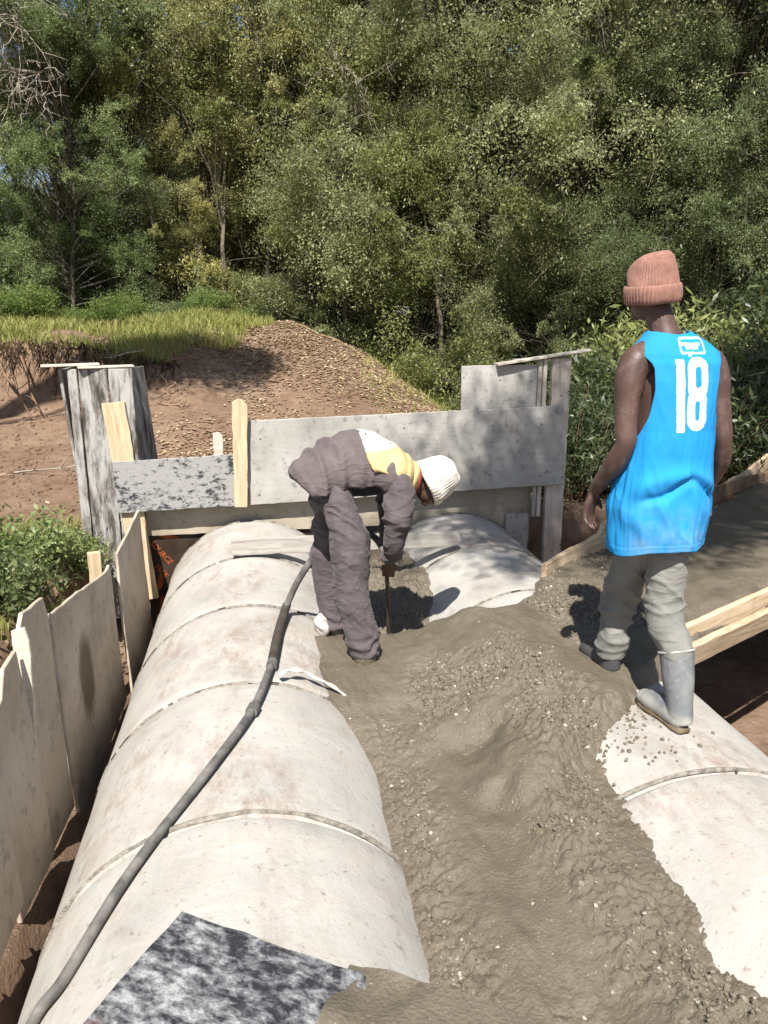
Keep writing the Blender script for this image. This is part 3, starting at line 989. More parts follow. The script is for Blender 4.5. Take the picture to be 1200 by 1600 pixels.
def m_stained():
    m = m_ply('stained_formwork_plywood', (.47, .40, .32), (.29, .235, .18), (.55, .48, .395), 'z', .8)
    nt = m.node_tree; h = NT(nt); p = [n for n in nt.nodes if n.type == 'BSDF_PRINCIPLED'][0]
    src = p.inputs['Base Color'].links[0].from_socket
    mp = nt.nodes.new('ShaderNodeMapping'); tc = nt.nodes.new('ShaderNodeTexCoord'); nt.links.new(tc.outputs['Object'], mp.inputs[0])
    mp.inputs['Location'].default_value = (.165 / .15, 0, .27 / .25); mp.inputs['Scale'].default_value = (1 / .15, 0, 1 / .25)
    ln = nt.nodes.new('ShaderNodeVectorMath'); ln.operation = 'LENGTH'; nt.links.new(mp.outputs[0], ln.inputs[0])
    n = h.noise(h.coord('Object', scale=(6, 1, 1.2)), 5, 6, .7)
    f = h.ramp(h.math('ADD', ln.outputs['Value'], h.math('MULTIPLY', n, .7)), [(.0, (1, 1, 1)), (.95, (.95, .95, .95)), (1.0, (.55, .55, .55))])
    g = h.math('SUBTRACT', h.math('ADD', ln.outputs['Value'], h.math('MULTIPLY', n, .8)), .85)
    f = h.ramp(g, [(.25, (.85, .85, .85)), (.6, (0, 0, 0))])
    nt.links.new(h.mix(f, src, (.10, .072, .045)), p.inputs['Base Color'])
    return m


MAT['ply_stain'] = m_stained()


def side_form(name, ys_, zt, zb, x, seed, label, lean=0., mat='ply_form', extra=None, jit=.006):
    y0, y1 = ys_; yc = (y0 + y1) / 2
    ol = extra or [(y0 - yc, zb), (y1 - yc, zb + .02), (y1 - yc, zt[1]), (y0 - yc, zt[0])]
    o = sheet(name, ol, (x, yc, 0), (lean * 0 + .012, 1, 0), (lean, 0, 1), .018, MAT[mat], jit, None, .09, .012, seed)
    return tag(o, label, 'plywood sheet', 'plywood side forms along the left trench')


side_form('plywood_sheet', (4.92, 5.86), (.10, .16), -.92, -.965, 41, 'farthest plywood sheet of the left side form, beside the pine board', -.03)
side_form('plywood_sheet', (3.47, 4.72), (.26, .09), -.85, -.985, 42, 'wide plywood sheet of the left side form with a dark oval stain', -.03, 'ply_stain',
          extra=[(-.62, -.85), (.62, -.82), (.625, .02), (.60, .10), (.53, .09), (-.60, .25), (-.625, .26)])
side_form('plywood_sheet', (3.02, 3.455), (.33, .38), -.80, -1.0, 43, 'narrow plywood sheet with a peaked top next to the stained one', -.02,
          extra=[(-.21, -.70), (.21, -.72), (.21, .26), (.17, .36), (-.12, .40), (-.2, .34)])
side_form('plywood_sheet', (2.55, 3.0), (.16, .30), -.78, -.985, 44, 'plywood sheet with torn top, second from the left photo edge', -.05,
          extra=[(-.22, -.60), (.22, -.64), (.225, .12), (.2, .30), (.05, .29), (-.02, .20), (-.22, .17)])
side_form('plywood_sheet', (1.75, 2.54), (.12, .15), -.52, -.965, 45, 'nearest plywood sheet at the left photo edge', -.06)
tag(sheet('wooden_stake', rect(.075, 1.15), (-1.06, 4.72, -.40), (.96, .25, 0), (0, 0, 1), .045, MAT['pine_v'], .003, seed=46), 'pine stud behind the joint of the two farther plywood sheets', 'stake')
tag(sheet('splintered_strip', [(-.035, -.45), (.01, -.45), (.045, .3), (.03, .36), (-.03, .34)], (-.99, 3.02, .02), (.9, -.35, 0), (0, 0, 1), .012, MAT['pine_white'], .004, seed=47), 'bright splintered strip between the two nearer plywood sheets', 'strip')
# grey plank across the two pipes
tag(sheet('grey_plank', [(-.78, -.055), (.72, -.05), (.80, -.02), (.78, .045), (.2, .05), (-.78, .055)], (.53, 5.06, .068), (1, .005, -.006), (0, 0, 1), .05, MAT['grey_wood'], .003, seed=48),
    'grey weathered plank lying on edge across both pipes behind the worker', 'plank')

# board in the foreground
fb = sheet('flaked_board', [(0, 0), (1.06, -.0), (1.10, -.62), (-.02, -.66)], (-.262, 1.768, .04), (.8, -.455, -.035), (.49, .87, .02), .02, MAT['ply_fore'], .004, seed=50)
tag(fb, 'black and white paint flaked board lying on the left pipe in the foreground', 'board')
mb = MB()
g = np.linspace(0, 1, 40)
GXm, GYm = np.meshgrid(g, np.linspace(0, 1, 26))
xx = .47 + GXm * .62; yy_ = -.62 + GYm * .64
nn = fbm(np.stack([xx.ravel() * 5, yy_.ravel() * 5, 0 * xx.ravel()], 1), 4).reshape(xx.shape)
zz = .010 + .035 * (sstep(.32, .54, nn * .7 + .70 * GXm) - .35)
V = np.stack([xx, -zz, yy_], -1).reshape(-1, 3)
id_ = np.arange(40 * 26).reshape(26, 40)
mud = link('mud_smear', np_mesh('mud_smear', V, np.stack([id_[:-1, :-1], id_[:-1, 1:], id_[1:, 1:], id_[1:, :-1]], -1).reshape(-1, 4)), MAT['wet'], fb)

# waney boards edging the poured strip on the right


def waney(name, pts, zt, zb, seed, label, mat='bark_edge', th=.035):
    """board standing on edge along pts with a wavy upper and lower rim"""
    a = Vector((*pts[0], 0)); b = Vector((*pts[1], 0)); L = (b - a).length; rg = random.Random(seed)
    n = int(L / .05); top = []; bot = []
    for i in range(n + 1):
        t = i / n
        top.append((-L / 2 + L * t, zt(t) + .018 * mnoise.noise(Vector((t * L * 3.3, seed, 0))) + .008 * mnoise.noise(Vector((t * L * 14, seed, 3)))))
        bot.append((-L / 2 + L * t, zb(t) + .02 * mnoise.noise(Vector((t * L * 4, seed, 7)))))
    ol = bot + top[::-1]
    o = sheet(name, ol, (a + b) / 2, b - a, (0, 0, 1), th, MAT[mat], 0, None, 9, .02, seed)
    return tag(o, label, 'waney board')


waney('waney_board', ((1.665, 4.30), (2.42, 4.87)), lambda t: .095 + .11 * t + .05 * (t > .72), lambda t: -.05, 51, 'rough split board end left of the standing man along the wet slab')
waney('waney_board', ((2.40, 4.88), (5.6, 7.42)), lambda t: .18 + .06 * math.sin(t * 9) + .05 * t, lambda t: -.08, 52, 'long rough split board edging the wet slab behind the standing man')
waney('waney_board', ((3.55, 5.72), (5.2, 7.0)), lambda t: .20 - .1 * t, lambda t: .02 + .02 * math.sin(t * 12), 53, 'splintered brown slab of bark wood against the long split board', 'twig_brown', .03)
tag(plank('edge_board', (2.05, 3.355, -.005), (4.6, 4.82, -.005), .12, .035, MAT['pine_h'], (0, 0, 1), seed=54), 'clean sawn board holding the near edge of the wet slab', 'board')
tag(plank('edge_board', (2.0, 3.27, -.085), (4.6, 4.76, -.10), .13, .04, MAT['bark_edge'], (.1, -.2, 1), seed=55), 'shaded brown board under the clean sawn edge board', 'board')

# ------------------------------------------------------------------ poker hose
HP = [(-.90, 1.30, -.62), (-.76, 1.52, -.40), (-.648, 1.722, -.204), (-.578, 1.787, -.139), (-.48, 1.998, -.068), (-.391, 2.171, -.026), (-.232, 2.491, .017), (-.091, 2.876, .024),
      (-.009, 3.304, .017), (.029, 3.693, .012), (.075, 4.00, .02), (.135, 3.98, .16), (.205, 3.96, .28), (.275, 3.97, .372), (.36, 4.02, .44), (.47, 4.06, .45), (.57, 3.98, .40), (.605, 3.85, .345)]
hose = empty('vibrator_hose', HP[0])
tag(hose, 'grey rubber concrete vibrator hose snaking over the left pipe to the worker', 'hose')


def hose_part(name, pts, r, mat, seg=12):
    mb = MB(); sp = smooth_path(pts, None, 8)
    rr = [r * (1 + .05 * mnoise.noise(Vector((i * .31, r * 100, 0)))) for i in range(len(sp))]
    mb.tube(sp, rr, seg)
    o = link(name, mb.mesh(name), mat, hose); o.matrix_parent_inverse = Matrix.Translation(HP[0]).inverted()
    return o


hose_part('rubber_hose', HP[:9], .0165, MAT['hose'])
hose_part('hose_sleeve', HP[8:11], .0235, MAT['hose_dark'])
hose_part('flexible_shaft', HP[10:], .0185, MAT['hose'])
for k, (i, t) in enumerate(((8, 0), (10, 0), (7, .5))):
    p = Vector(HP[i]); d = (Vector(HP[i + 1]) - Vector(HP[i - 1])).normalized()
    mb = MB(); mb.tube([p - d * .025, p + d * .025], [.0245, .0245], 14)
    o = link('hose_ferrule', mb.mesh('hose_ferrule', False), MAT['hose'], hose); o.matrix_parent_inverse = Matrix.Translation(HP[0]).inverted()
mb = MB(); pp, rr = smooth_path([(.605, 3.85, .345), (.612, 3.86, .25), (.64, 3.98, .0), (.66, 4.10, -.30)], [.011, .012, .012, .011], 5); mb.tube(pp, rr, 14)
o = link('steel_poker', mb.mesh('steel_poker'), MAT['steel'], hose); o.matrix_parent_inverse = Matrix.Translation(HP[0]).inverted()

# torn white strip lying over the joint
mb = MB()
pts = smooth_path([(.02, 3.18, .016), (.06, 3.20, .03), (.125, 3.235, .006), (.19, 3.235, -.035), (.265, 3.22, -.075), (.33, 3.20, -.13), (.385, 3.175, -.185)], None, 7)
rg = random.Random(4)
rr = [(.004 + .013 * abs(math.sin(i * .37 + .6)) * (1 - i / len(pts) * .6), .002 + .006 * abs(math.sin(i * .61))) for i in range(len(pts))]
mb.tube(pts, rr, 10, (0.1, .9, .3))
tag(link('torn_strip', mb.mesh('torn_strip'), MAT['rag']), 'torn white plastic strip lying over the left pipe joint', 'plastic strip')
# crumpled white scrap by the far foot
V, F = ellipsoid((0, 0, 0), (.045, .05, .06), None, 20, 12)
V = [v * (1 + .45 * mnoise.noise(v * 28)) for v in V]
mb = MB(); mb.add(V, F)
tag(link('plastic_scrap', mb.mesh('plastic_scrap'), MAT['rag']), 'crumpled white plastic scrap on the pipe behind the worker', 'plastic scrap').location = (.27, 3.93, -.055)


# ------------------------------------------------------------------ people
def m_skin(name, base, light, dust):
    m, nt, p, _ = new_mat(name); h = NT(nt)
    c = h.coord('Object'); n = h.noise(c, 9, 5, .6)
    col = h.ramp(n, [(.3, base), (.7, light)])
    col = h.mix(h.math('MULTIPLY', h.ramp(h.noise(c, 17, 8, .78), [(.52, (0, 0, 0)), (.70, (1, 1, 1))]), .42), col, dust)
    set_in(nt, p, 'Base Color', col); set_in(nt, p, 'Roughness', .5); p.inputs['Specular IOR Level'].default_value = .45
    h.bump(h.noise(c, 240, 4, .6), p, .15, .002)
    return m


MAT['skin'] = m_skin('brown_skin', (.066, .037, .030), (.105, .060, .049), (.26, .20, .175))
MAT['skin2'] = m_skin('brown_skin_worker', (.07, .035, .024), (.10, .05, .036), (.25, .2, .16))
MAT['knit'] = m_cloth('rust_knit', (.27, .145, .115), (.15, .07, .052), .6, 22, .95, 300, .2)
MAT['denim'] = m_cloth('dusty_grey_trousers', (.19, .187, .17), (.29, .283, .26), .5, 4, .92, 700, .2, .22)
MAT['work'] = m_cloth('purple_grey_workwear', (.085, .070, .074), (.16, .135, .138), .45, 5, .92, 600, .25, .30)
MAT['jacket'] = m_cloth('purple_grey_jacket', (.12, .097, .098), (.19, .158, .158), .4, 4, .92, 600, .18, .28)
MAT['white_knit'] = m_cloth('white_cap_knit', (.70, .66, .58), (.50, .44, .36), .4, 10, .95, 300, .1)
MAT['boot'] = m_simple('grey_rubber_boot', (.125, .135, .14), .5, .3, 9, .15, .003, .4, (.24, .245, .24))
MAT['boot_dust'] = m_simple('cement_splashed_rubber', (.30, .30, .285), .7, .4, 14, .2, .003, .3, (.42, .41, .39))
MAT['mudsole'] = m_simple('muddy_sole', (.125, .09, .055), .6, .35, 16, .4, .006, .35)
MAT['shaded_boot'] = m_simple('shaded_rubber_boot', (.06, .06, .06), .6, .4, 9, .2)  # darker than its pair: the shadow on the left boot put into the colour
MAT['under'] = m_cloth('dark_cotton', (.03, .03, .032), None)
MAT['collar_red'] = m_cloth('red_brown_scarf', (.20, .05, .035), None)


def m_shirt():
    m, nt, p, _ = new_mat('blue_jersey'); h = NT(nt)
    c = h.coord('Object'); n = h.noise(c, 5, 5, .6)
    col = h.ramp(n, [(.3, (.012, .215, .52)), (.7, (.022, .275, .60))])
    dust = h.math('MULTIPLY', h.attr('dust'), h.ramp(h.noise(c, 14, 6, .7), [(.35, (0, 0, 0)), (.7, (1, 1, 1))]))
    col = h.mix(h.math('MULTIPLY', dust, .42), col, (.30, .42, .55))
    col = h.mix(h.math('MULTIPLY', h.ramp(h.noise(c, 7, 7, .72), [(.5, (0, 0, 0)), (.75, (1, 1, 1))]), .22), col, (.10, .22, .38))
    pr = h.ramp(h.math('ADD', h.math('ADD', h.attr('print'), .5), h.math('MULTIPLY', h.math('SUBTRACT', h.noise(c, 70, 3, .6), .5), .06)), [(.488, (0, 0, 0)), (.512, (1, 1, 1))])
    crack = h.ramp(h.noise(h.coord('Object', scale=(1, 1, .5)), 90, 3, .6), [(.30, (0, 0, 0)), (.36, (1, 1, 1))])
    col = h.mix(h.math('MULTIPLY', pr, crack), col, h.ramp(h.noise(c, 12, 5, .7), [(.35, (.55, .56, .58)), (.65, (.70, .70, .69))]))
    set_in(nt, p, 'Base Color', col); set_in(nt, p, 'Roughness', .82); p.inputs['Specular IOR Level'].default_value = .15
    b = h.bump(h.noise(c, 22, 4, .6), p, .22, .006)
    h.bump(h.noise(c, 600, 2, .5), p, .2, .0015, b)
    return m


MAT['shirt'] = m_shirt()


def arm(mb, pts, radii, seg=18):
    p, r = smooth_path(pts, radii, 6); mb.tube(p, r, seg)


def hand(mb, wrist, d, n, side, curl=(.5, .6, .7, .75), thumb=.5, s=1.0, spread=.06):
    """wrist position, pointing direction d, palm faces n; side=+1 thumb on d x n side"""
    w = Vector(wrist); d = Vector(d).normalized(); n = Vector(n); n = (n - d * n.dot(d)).normalized()
    a = d.cross(n) * side                    # towards the thumb
    L = .085 * s
    mb.tube([w - d * .02, w + d * .01, w + d * .045 * s, w + d * L], [(.024, .019), (.027, .018), (.038 * s, .016), (.036 * s, .013)], 16, a)
    lens = [.072, .081, .076, .060]; offs = [.027, .009, -.009, -.026]
    for k in range(4):
        p = w + d * (L - .008) + a * offs[k] * s
        dr = (d + a * (offs[k] / .027) * spread).normalized(); ax = a
        pts = [p - dr * .012, p]; rr = [.0085, .0095]
        cu = curl[k]
        for ph in (.45, .32, .23):
            dr = (Matrix.Rotation(0, 3, 'X') @ dr)
            ang = cu * (.7 if ph == .45 else 1.0)
            dr = dr * math.cos(ang) + n * math.sin(ang) if ph == .45 else (dr * math.cos(ang) + (n * dr.dot(d) - d * dr.dot(n)).normalized() * math.sin(ang))
            dr.normalize()
            p = p + dr * lens[k] * ph * s
            pts.append(p); rr.append(.0088 if ph == .45 else (.0078 if ph == .32 else .0058))
        pp, r2 = smooth_path(pts, [q * s for q in rr], 3); mb.tube(pp, r2, 10)
    p = w + d * .022 * s + a * .026 * s
    dt = (d * .75 + a * .62 + n * .25).normalized()
    pts = [p - a * .012, p, p + dt * .034 * s]; dt2 = (dt * math.cos(thumb) + (d * .6 - a * .5 + n * .6).normalized() * math.sin(thumb)).normalized()
    pts.append(pts[-1] + dt2 * .028 * s)
    pp, r2 = smooth_path(pts, [.011 * s, .0125 * s, .0102 * s, .0068 * s], 3); mb.tube(pp, r2, 10)


def head_parts(mb, c, fwd, up, s=1.0):
    f = Vector(fwd).normalized(); u = Vector(up); u = (u - f * u.dot(f)).normalized(); r = f.cross(u)
    M = Matrix((r, f, u)).transposed(); c = Vector(c)
    L = lambda x, y, z: c + M @ Vector((x * s, y * s, z * s))
    mb.add(*ellipsoid(L(0, -.008, .02), (.076 * s, .095 * s, .098 * s), M, 24, 16))       # skull
    mb.add(*ellipsoid(L(0, .022, -.05), (.060 * s, .070 * s, .072 * s), M, 20, 14))        # face and jaw
    mb.add(*ellipsoid(L(0, .072, -.098), (.028 * s, .022 * s, .020 * s), M, 14, 10))       # chin
    mb.add(*ellipsoid(L(0, .097, -.025), (.016 * s, .020 * s, .018 * s), M, 12, 8))        # nose tip
    mb.add(*ellipsoid(L(0, .087, -.005), (.011 * s, .016 * s, .032 * s), M, 12, 8))        # bridge
    mb.add(*ellipsoid(L(0, .082, .020), (.050 * s, .016 * s, .012 * s), M, 14, 8))         # brow
    mb.add(*ellipsoid(L(0, .086, -.064), (.026 * s, .013 * s, .008 * s), M, 14, 8))        # lips
    mb.add(*ellipsoid(L(0, .084, -.076), (.023 * s, .013 * s, .008 * s), M, 14, 8))
    for sx in (-1, 1):
        mb.add(*ellipsoid(L(sx * .078, -.008, -.018), (.012 * s, .020 * s, .032 * s), M, 12, 8))   # ears
        mb.add(*ellipsoid(L(sx * .042, .070, -.030), (.022 * s, .018 * s, .020 * s), M, 12, 8))    # cheekbones
        mb.add(*ellipsoid(L(sx * .031, .078, .000), (.013 * s, .010 * s, .010 * s), M, 10, 8))     # eyes
    return M, L


def wrinkle(freq, amp, stretch=(1, 1, 1), seed=0.0, warp=.35):
    """sharp creases: ridged noise, long across and short along the stretched axis"""
    def fn(co, no):
        q = co * np.array(stretch) * freq + seed
        q = q + warp * 3 * (fbm(co * freq * .8 + seed * 1.7, 2)[:, None] - .5) * np.array(stretch)
        r = 1 - np.abs(2 * vnoise(q) - 1)
        return (r ** 2.2 - .35) * amp
    return fn


def add_body(name, mesh, mat, root):
    return link(name, mesh, mat, root)


# ---- standing man with the blue jersey
man = empty('person', (1.52, 2.72, 0))
tag(man, 'person in a blue sleeveless jersey numbered 18, rust knit cap and gumboots, walking away', 'person')
MI = Matrix.Translation((1.52, 2.72, 0)).inverted()


def man_part(name, me, mats, parent=None):
    o = link(name, me, mats, parent or man)
    o.matrix_parent_inverse = MI if parent is None else Matrix.Identity(4)
    return o


b = MB()
p, r = smooth_path([(1.515, 2.73, .84), (1.515, 2.73, .98), (1.52, 2.725, 1.15), (1.525, 2.72, 1.28), (1.525, 2.725, 1.37), (1.52, 2.73, 1.43)],
                   [(.10, .08), (.12, .085), (.14, .09), (.150, .095), (.150, .088), (.115, .07)], 5)
b.tube(p, r, 28, (1, 0, 0))
arm(b, [(1.50, 2.725, 1.42), (1.478, 2.735, 1.475), (1.462, 2.75, 1.53), (1.445, 2.775, 1.60)], [(.085), (.062), (.054), (.054)])
# trapezius
arm(b, [(1.48, 2.73, 1.47), (1.41, 2.725, 1.435), (1.345, 2.72, 1.41)], [.055, .055, .05])
arm(b, [(1.49, 2.735, 1.465), (1.60, 2.74, 1.435), (1.695, 2.755, 1.40)], [.05, .055, .05])
# arms
arm(b, [(1.40, 2.72, 1.385), (1.345, 2.718, 1.40), (1.318, 2.71, 1.33), (1.308, 2.695, 1.24), (1.303, 2.68, 1.15), (1.303, 2.672, 1.105), (1.290, 2.715, 1.03), (1.275, 2.79, .95), (1.268, 2.855, .888)],
    [.055, .060, .062, .049, .046, .041, .046, .036, .025])
arm(b, [(1.64, 2.75, 1.375), (1.700, 2.757, 1.390), (1.728, 2.755, 1.32), (1.742, 2.74, 1.24), (1.755, 2.722, 1.15), (1.762, 2.715, 1.105), (1.788, 2.755, 1.02), (1.82, 2.83, .945), (1.842, 2.895, .888)],
    [.055, .058, .061, .050, .046, .041, .046, .036, .025])
hand(b, (1.267, 2.862, .880), (-.12, .18, -.97), (.45, -.88, .05), -1, (.35, .42, .5, .55), .15, 1.06, .12)
hand(b, (1.845, 2.902, .880), (.02, .2, -.97), (-.5, -.85, 0), 1, (.5, .55, .6, .65), .35, 1.04, .08)
# legs inside the trousers
arm(b, [(1.50, 2.73, .88), (1.55, 2.70, .80), (1.56, 2.70, .6), (1.556, 2.685, .42), (1.556, 2.60, .28), (1.556, 2.52, .09)], [.06, .055, .05, .045, .04, .033])
arm(b, [(1.50, 2.73, .88), (1.472, 2.75, .80), (1.46, 2.83, .6), (1.48, 2.94, .42), (1.475, 2.99, .25), (1.47, 3.0, .14)], [.06, .055, .05, .045, .04, .033])
HM, HL = head_parts(b, (1.420, 2.785, 1.66), (-.46, .88, -.08), (-.02, .06, 1), .92)
body = remesh_union('body', b, .0055, 3)
man_part('body', body, MAT['skin'])

# trousers
t = MB()
p, r = smooth_path([(1.515, 2.73, .96), (1.515, 2.73, .86), (1.515, 2.73, .76)], [(.135, .105), (.135, .11), (.11, .10)], 4); t.tube(p, r, 28, (1, 0, 0))
arm(t, [(1.550, 2.715, .84), (1.550, 2.70, .74), (1.548, 2.695, .58), (1.550, 2.69, .45), (1.552, 2.645, .36), (1.560, 2.595, .30), (1.560, 2.565, .22)], [.085, .088, .084, .079, .075, .064, .048], 24)
arm(t, [(1.475, 2.75, .84), (1.468, 2.78, .74), (1.475, 2.86, .58), (1.487, 2.95, .43), (1.483, 2.985, .30), (1.480, 3.0, .19), (1.478, 3.005, .10)], [.085, .086, .082, .077, .073, .070, .066], 24)
tr = remesh_union('trousers', t, .008, 3)


def man_tr(co, no):
    z = co[:, 2]
    w = wrinkle(3.4, .024, (1, 1, 4.2), 3.1)(co + np.stack([0 * z, 0 * z, co[:, 0] * .6], 1), no)
    w2 = wrinkle(8, .011, (1, 1, 3.0), 8.1)(co, no)
    k = .25 + .75 * np.exp(-((z - .40) / .12) ** 2) + .75 * np.exp(-((z - .2) / .1) ** 2)
    return (w + w2) * k


displace(tr, man_tr); displace(tr, lambda c, n: np.zeros(len(c)))
man_part('trousers', tr, MAT['denim'])


# gumboots
def gumboot(top, ankle, heel, toe, rt, label, mat, z0, dust=True):
    top, ankle, heel, toe = map(Vector, (top, ankle, heel, toe))
    f = (toe - heel); f.z = 0; fl = f.length; f.normalize(); side = Vector((f.y, -f.x, 0))
    mb = MB()
    pts, rr = smooth_path([top, top * .6 + ankle * .4, ankle, Vector((ankle.x, ankle.y, heel.z + .03)) - f * .012], [(rt, rt), (rt * .92, rt * .95), (.050, .058), (.045, .055)], 5)
    mb.tube(pts, rr, 24, side)
    m1 = heel + f * .04 + Vector((0, 0, .045)); 
    pts, rr = smooth_path([heel + f * .005 + Vector((0, 0, .042)), m1, heel + f * (fl * .45) + Vector((0, 0, .052)), heel + f * (fl * .72) + Vector((0, 0, .043)), heel + f * (fl * .93) + Vector((0, 0, .036)), toe + Vector((0, 0, .034))],
                          [(.03, .03), (.040, .042), (.041, .05), (.048, .041), (.042, .031), (.022, .020)], 5)
    mb.tube(pts, rr, 22, side)
    me = remesh_union('gumboot', mb, .0055, 4)
    o = man_part('gumboot', me, mat)
    # sole: flat rounded plate with a heel block
    prof = [(-.010, .030), (.03, .040), (.08, .036), (.13, .036), (.19, .047), (.24, .046), (.275, .034), (.29, .015)]
    sc = fl / .28
    bm = bmesh.new()
    ol = [(a * sc, w) for a, w in prof] + [(a * sc, -w) for a, w in prof[::-1]]
    lo = [bm.verts.new(heel + f * a + side * w + Vector((0, 0, .022))) for a, w in ol]
    fc = bm.faces.new(lo); rr_ = bmesh.ops.extrude_face_region(bm, geom=[fc])
    for e in rr_['geom']:
        if isinstance(e, bmesh.types.BMVert): e.co.z -= .024
    bmesh.ops.recalc_face_normals(bm, faces=bm.faces)
    bmesh.ops.bevel(bm, geom=[e for e in bm.edges if e.calc_face_angle(0) > .8], offset=.006, segments=2, affect='EDGES')
    sm = bpy.data.meshes.new('sole'); bm.to_mesh(sm); bm.free(); sm.polygons.foreach_set('use_smooth', [True] * len(sm.polygons))
    so = link('sole', sm, MAT['mudsole'], o)
    # rim
    if rt > .05:
        d = (top - ankle).normalized(); pts = []
        a = side; bb = d.cross(a)
        ring = [top + a * (rt * 1.02 * math.cos(q)) + bb * (rt * 1.02 * math.sin(q)) for q in np.linspace(0, 2 * math.pi, 33)]
        m2 = MB(); m2.tube(ring, [.005] * 33, 8, None, False)
        link('rim', m2.mesh('rim'), MAT['boot_dust'], o)
        m3 = MB()
        inner = [top + d * .002, top - d * .002]
        m3.tube(inner, [rt * .96, rt * .96], 24); link('cuff_opening', m3.mesh('cuff_opening'), MAT['denim'], o)
    return o


def m_boot():
    m, nt, p, _ = new_mat('gumboot_rubber'); h = NT(nt)
    c = h.coord('Object')
    n = h.noise(c, 11, 6, .65)
    col = h.ramp(n, [(.32, (.095, .105, .115)), (.6, (.17, .178, .18)), (.8, (.26, .26, .25))])
    n2 = h.noise(c, 60, 4, .7)
    col = h.mix(h.math('MULTIPLY', h.ramp(n2, [(.56, (0, 0, 0)), (.7, (1, 1, 1))]), .35), col, (.36, .35, .33))
    # splashes of cement on the foot: low part of the boot itself
    sep = nt.nodes.new('ShaderNodeSeparateXYZ'); nt.links.new(c, sep.inputs[0])
    low = h.ramp(h.math('ADD', sep.outputs['Z'], h.math('MULTIPLY', h.noise(c, 14, 4, .6), .06)), [(.085, (1, 1, 1)), (.12, (0, 0, 0))])
    col = h.mix(h.math('MULTIPLY', low, .75), col, (.40, .385, .35))
    set_in(nt, p, 'Base Color', col); set_in(nt, p, 'Roughness', .55); p.inputs['Specular IOR Level'].default_value = .4
    h.bump(n2, p, .2, .003)
    return m


MAT['gum'] = m_boot()
gumboot((1.565, 2.585, .292), (1.556, 2.505, .09), (1.553, 2.458, .002), (1.508, 2.735, .0), .073, '', MAT['gum'], 0)
gumboot((1.478, 3.0, .20), (1.475, 3.0, .12), (1.475, 2.955, .012), (1.45, 3.235, .012), .058, '', MAT['shaded_boot'], 0)

# knit cap
capc = Vector((1.420, 2.778, 1.675))
f = Vector((-.46, .88, 0)).normalized(); u = Vector((-.10, -.05, 1)).normalized(); f = (f - u * f.dot(u)).normalized(); rgt = f.cross(u)
CM = Matrix((rgt, f, u)).transposed()


CAPS = .88


def cap_surface(prof, nth=180, ribs=46, ramp_=.0028, lump=.010, seed=0, wall=True):
    V = []; F = []
    m = len(prof)
    for j, (rad, z) in enumerate(prof):
        for i in range(nth):
            th = 2 * math.pi * i / nth
            rr = rad * (1 + (.10 if True else 0) * 0) + ramp_ * math.cos(ribs * th) * min(1, rad / .05)
            q = Vector((math.cos(th) * rr * .94, math.sin(th) * rr * 1.06, z)) * CAPS
            d = mnoise.noise(q * 13 + Vector((seed, 0, 0))) * lump
            q += q.normalized() * d
            V.append(capc + CM @ q)
    for j in range(m - 1):
        for i in range(nth):
            i2 = (i + 1) % nth
            F.append((j * nth + i, j * nth + i2, (j + 1) * nth + i2, (j + 1) * nth + i))
    return V, F


prof = []
for k in range(26):
    t = k / 25; a = t * math.pi / 2
    prof.append((.112 * math.cos(a) ** .75 + .0005, -.02 + .148 * math.sin(a)))
V, F = cap_surface(prof, lump=.014, seed=2)
# slumped peak towards the back
V = [v + Vector((.010, -.008, .020)) * max(0, 1 - (((v - (capc + CM @ Vector((.02, -.03, .125)))).length) / .075)) for v in V]
mb = MB(); mb.add(V, F)
cap = man_part('knit_cap', mb.mesh('knit_cap'), MAT['knit'])
prof = [(.108, -.066), (.114, -.074), (.120, -.070), (.1235, -.052), (.1245, -.028), (.123, -.006), (.118, .002), (.110, .0)]
V, F = cap_surface(prof, lump=.006, seed=5, ramp_=.0022); mb = MB(); mb.add(V, F)
link('cap_cuff', mb.mesh('cap_cuff'), MAT['knit'], cap)

# sleeveless jersey


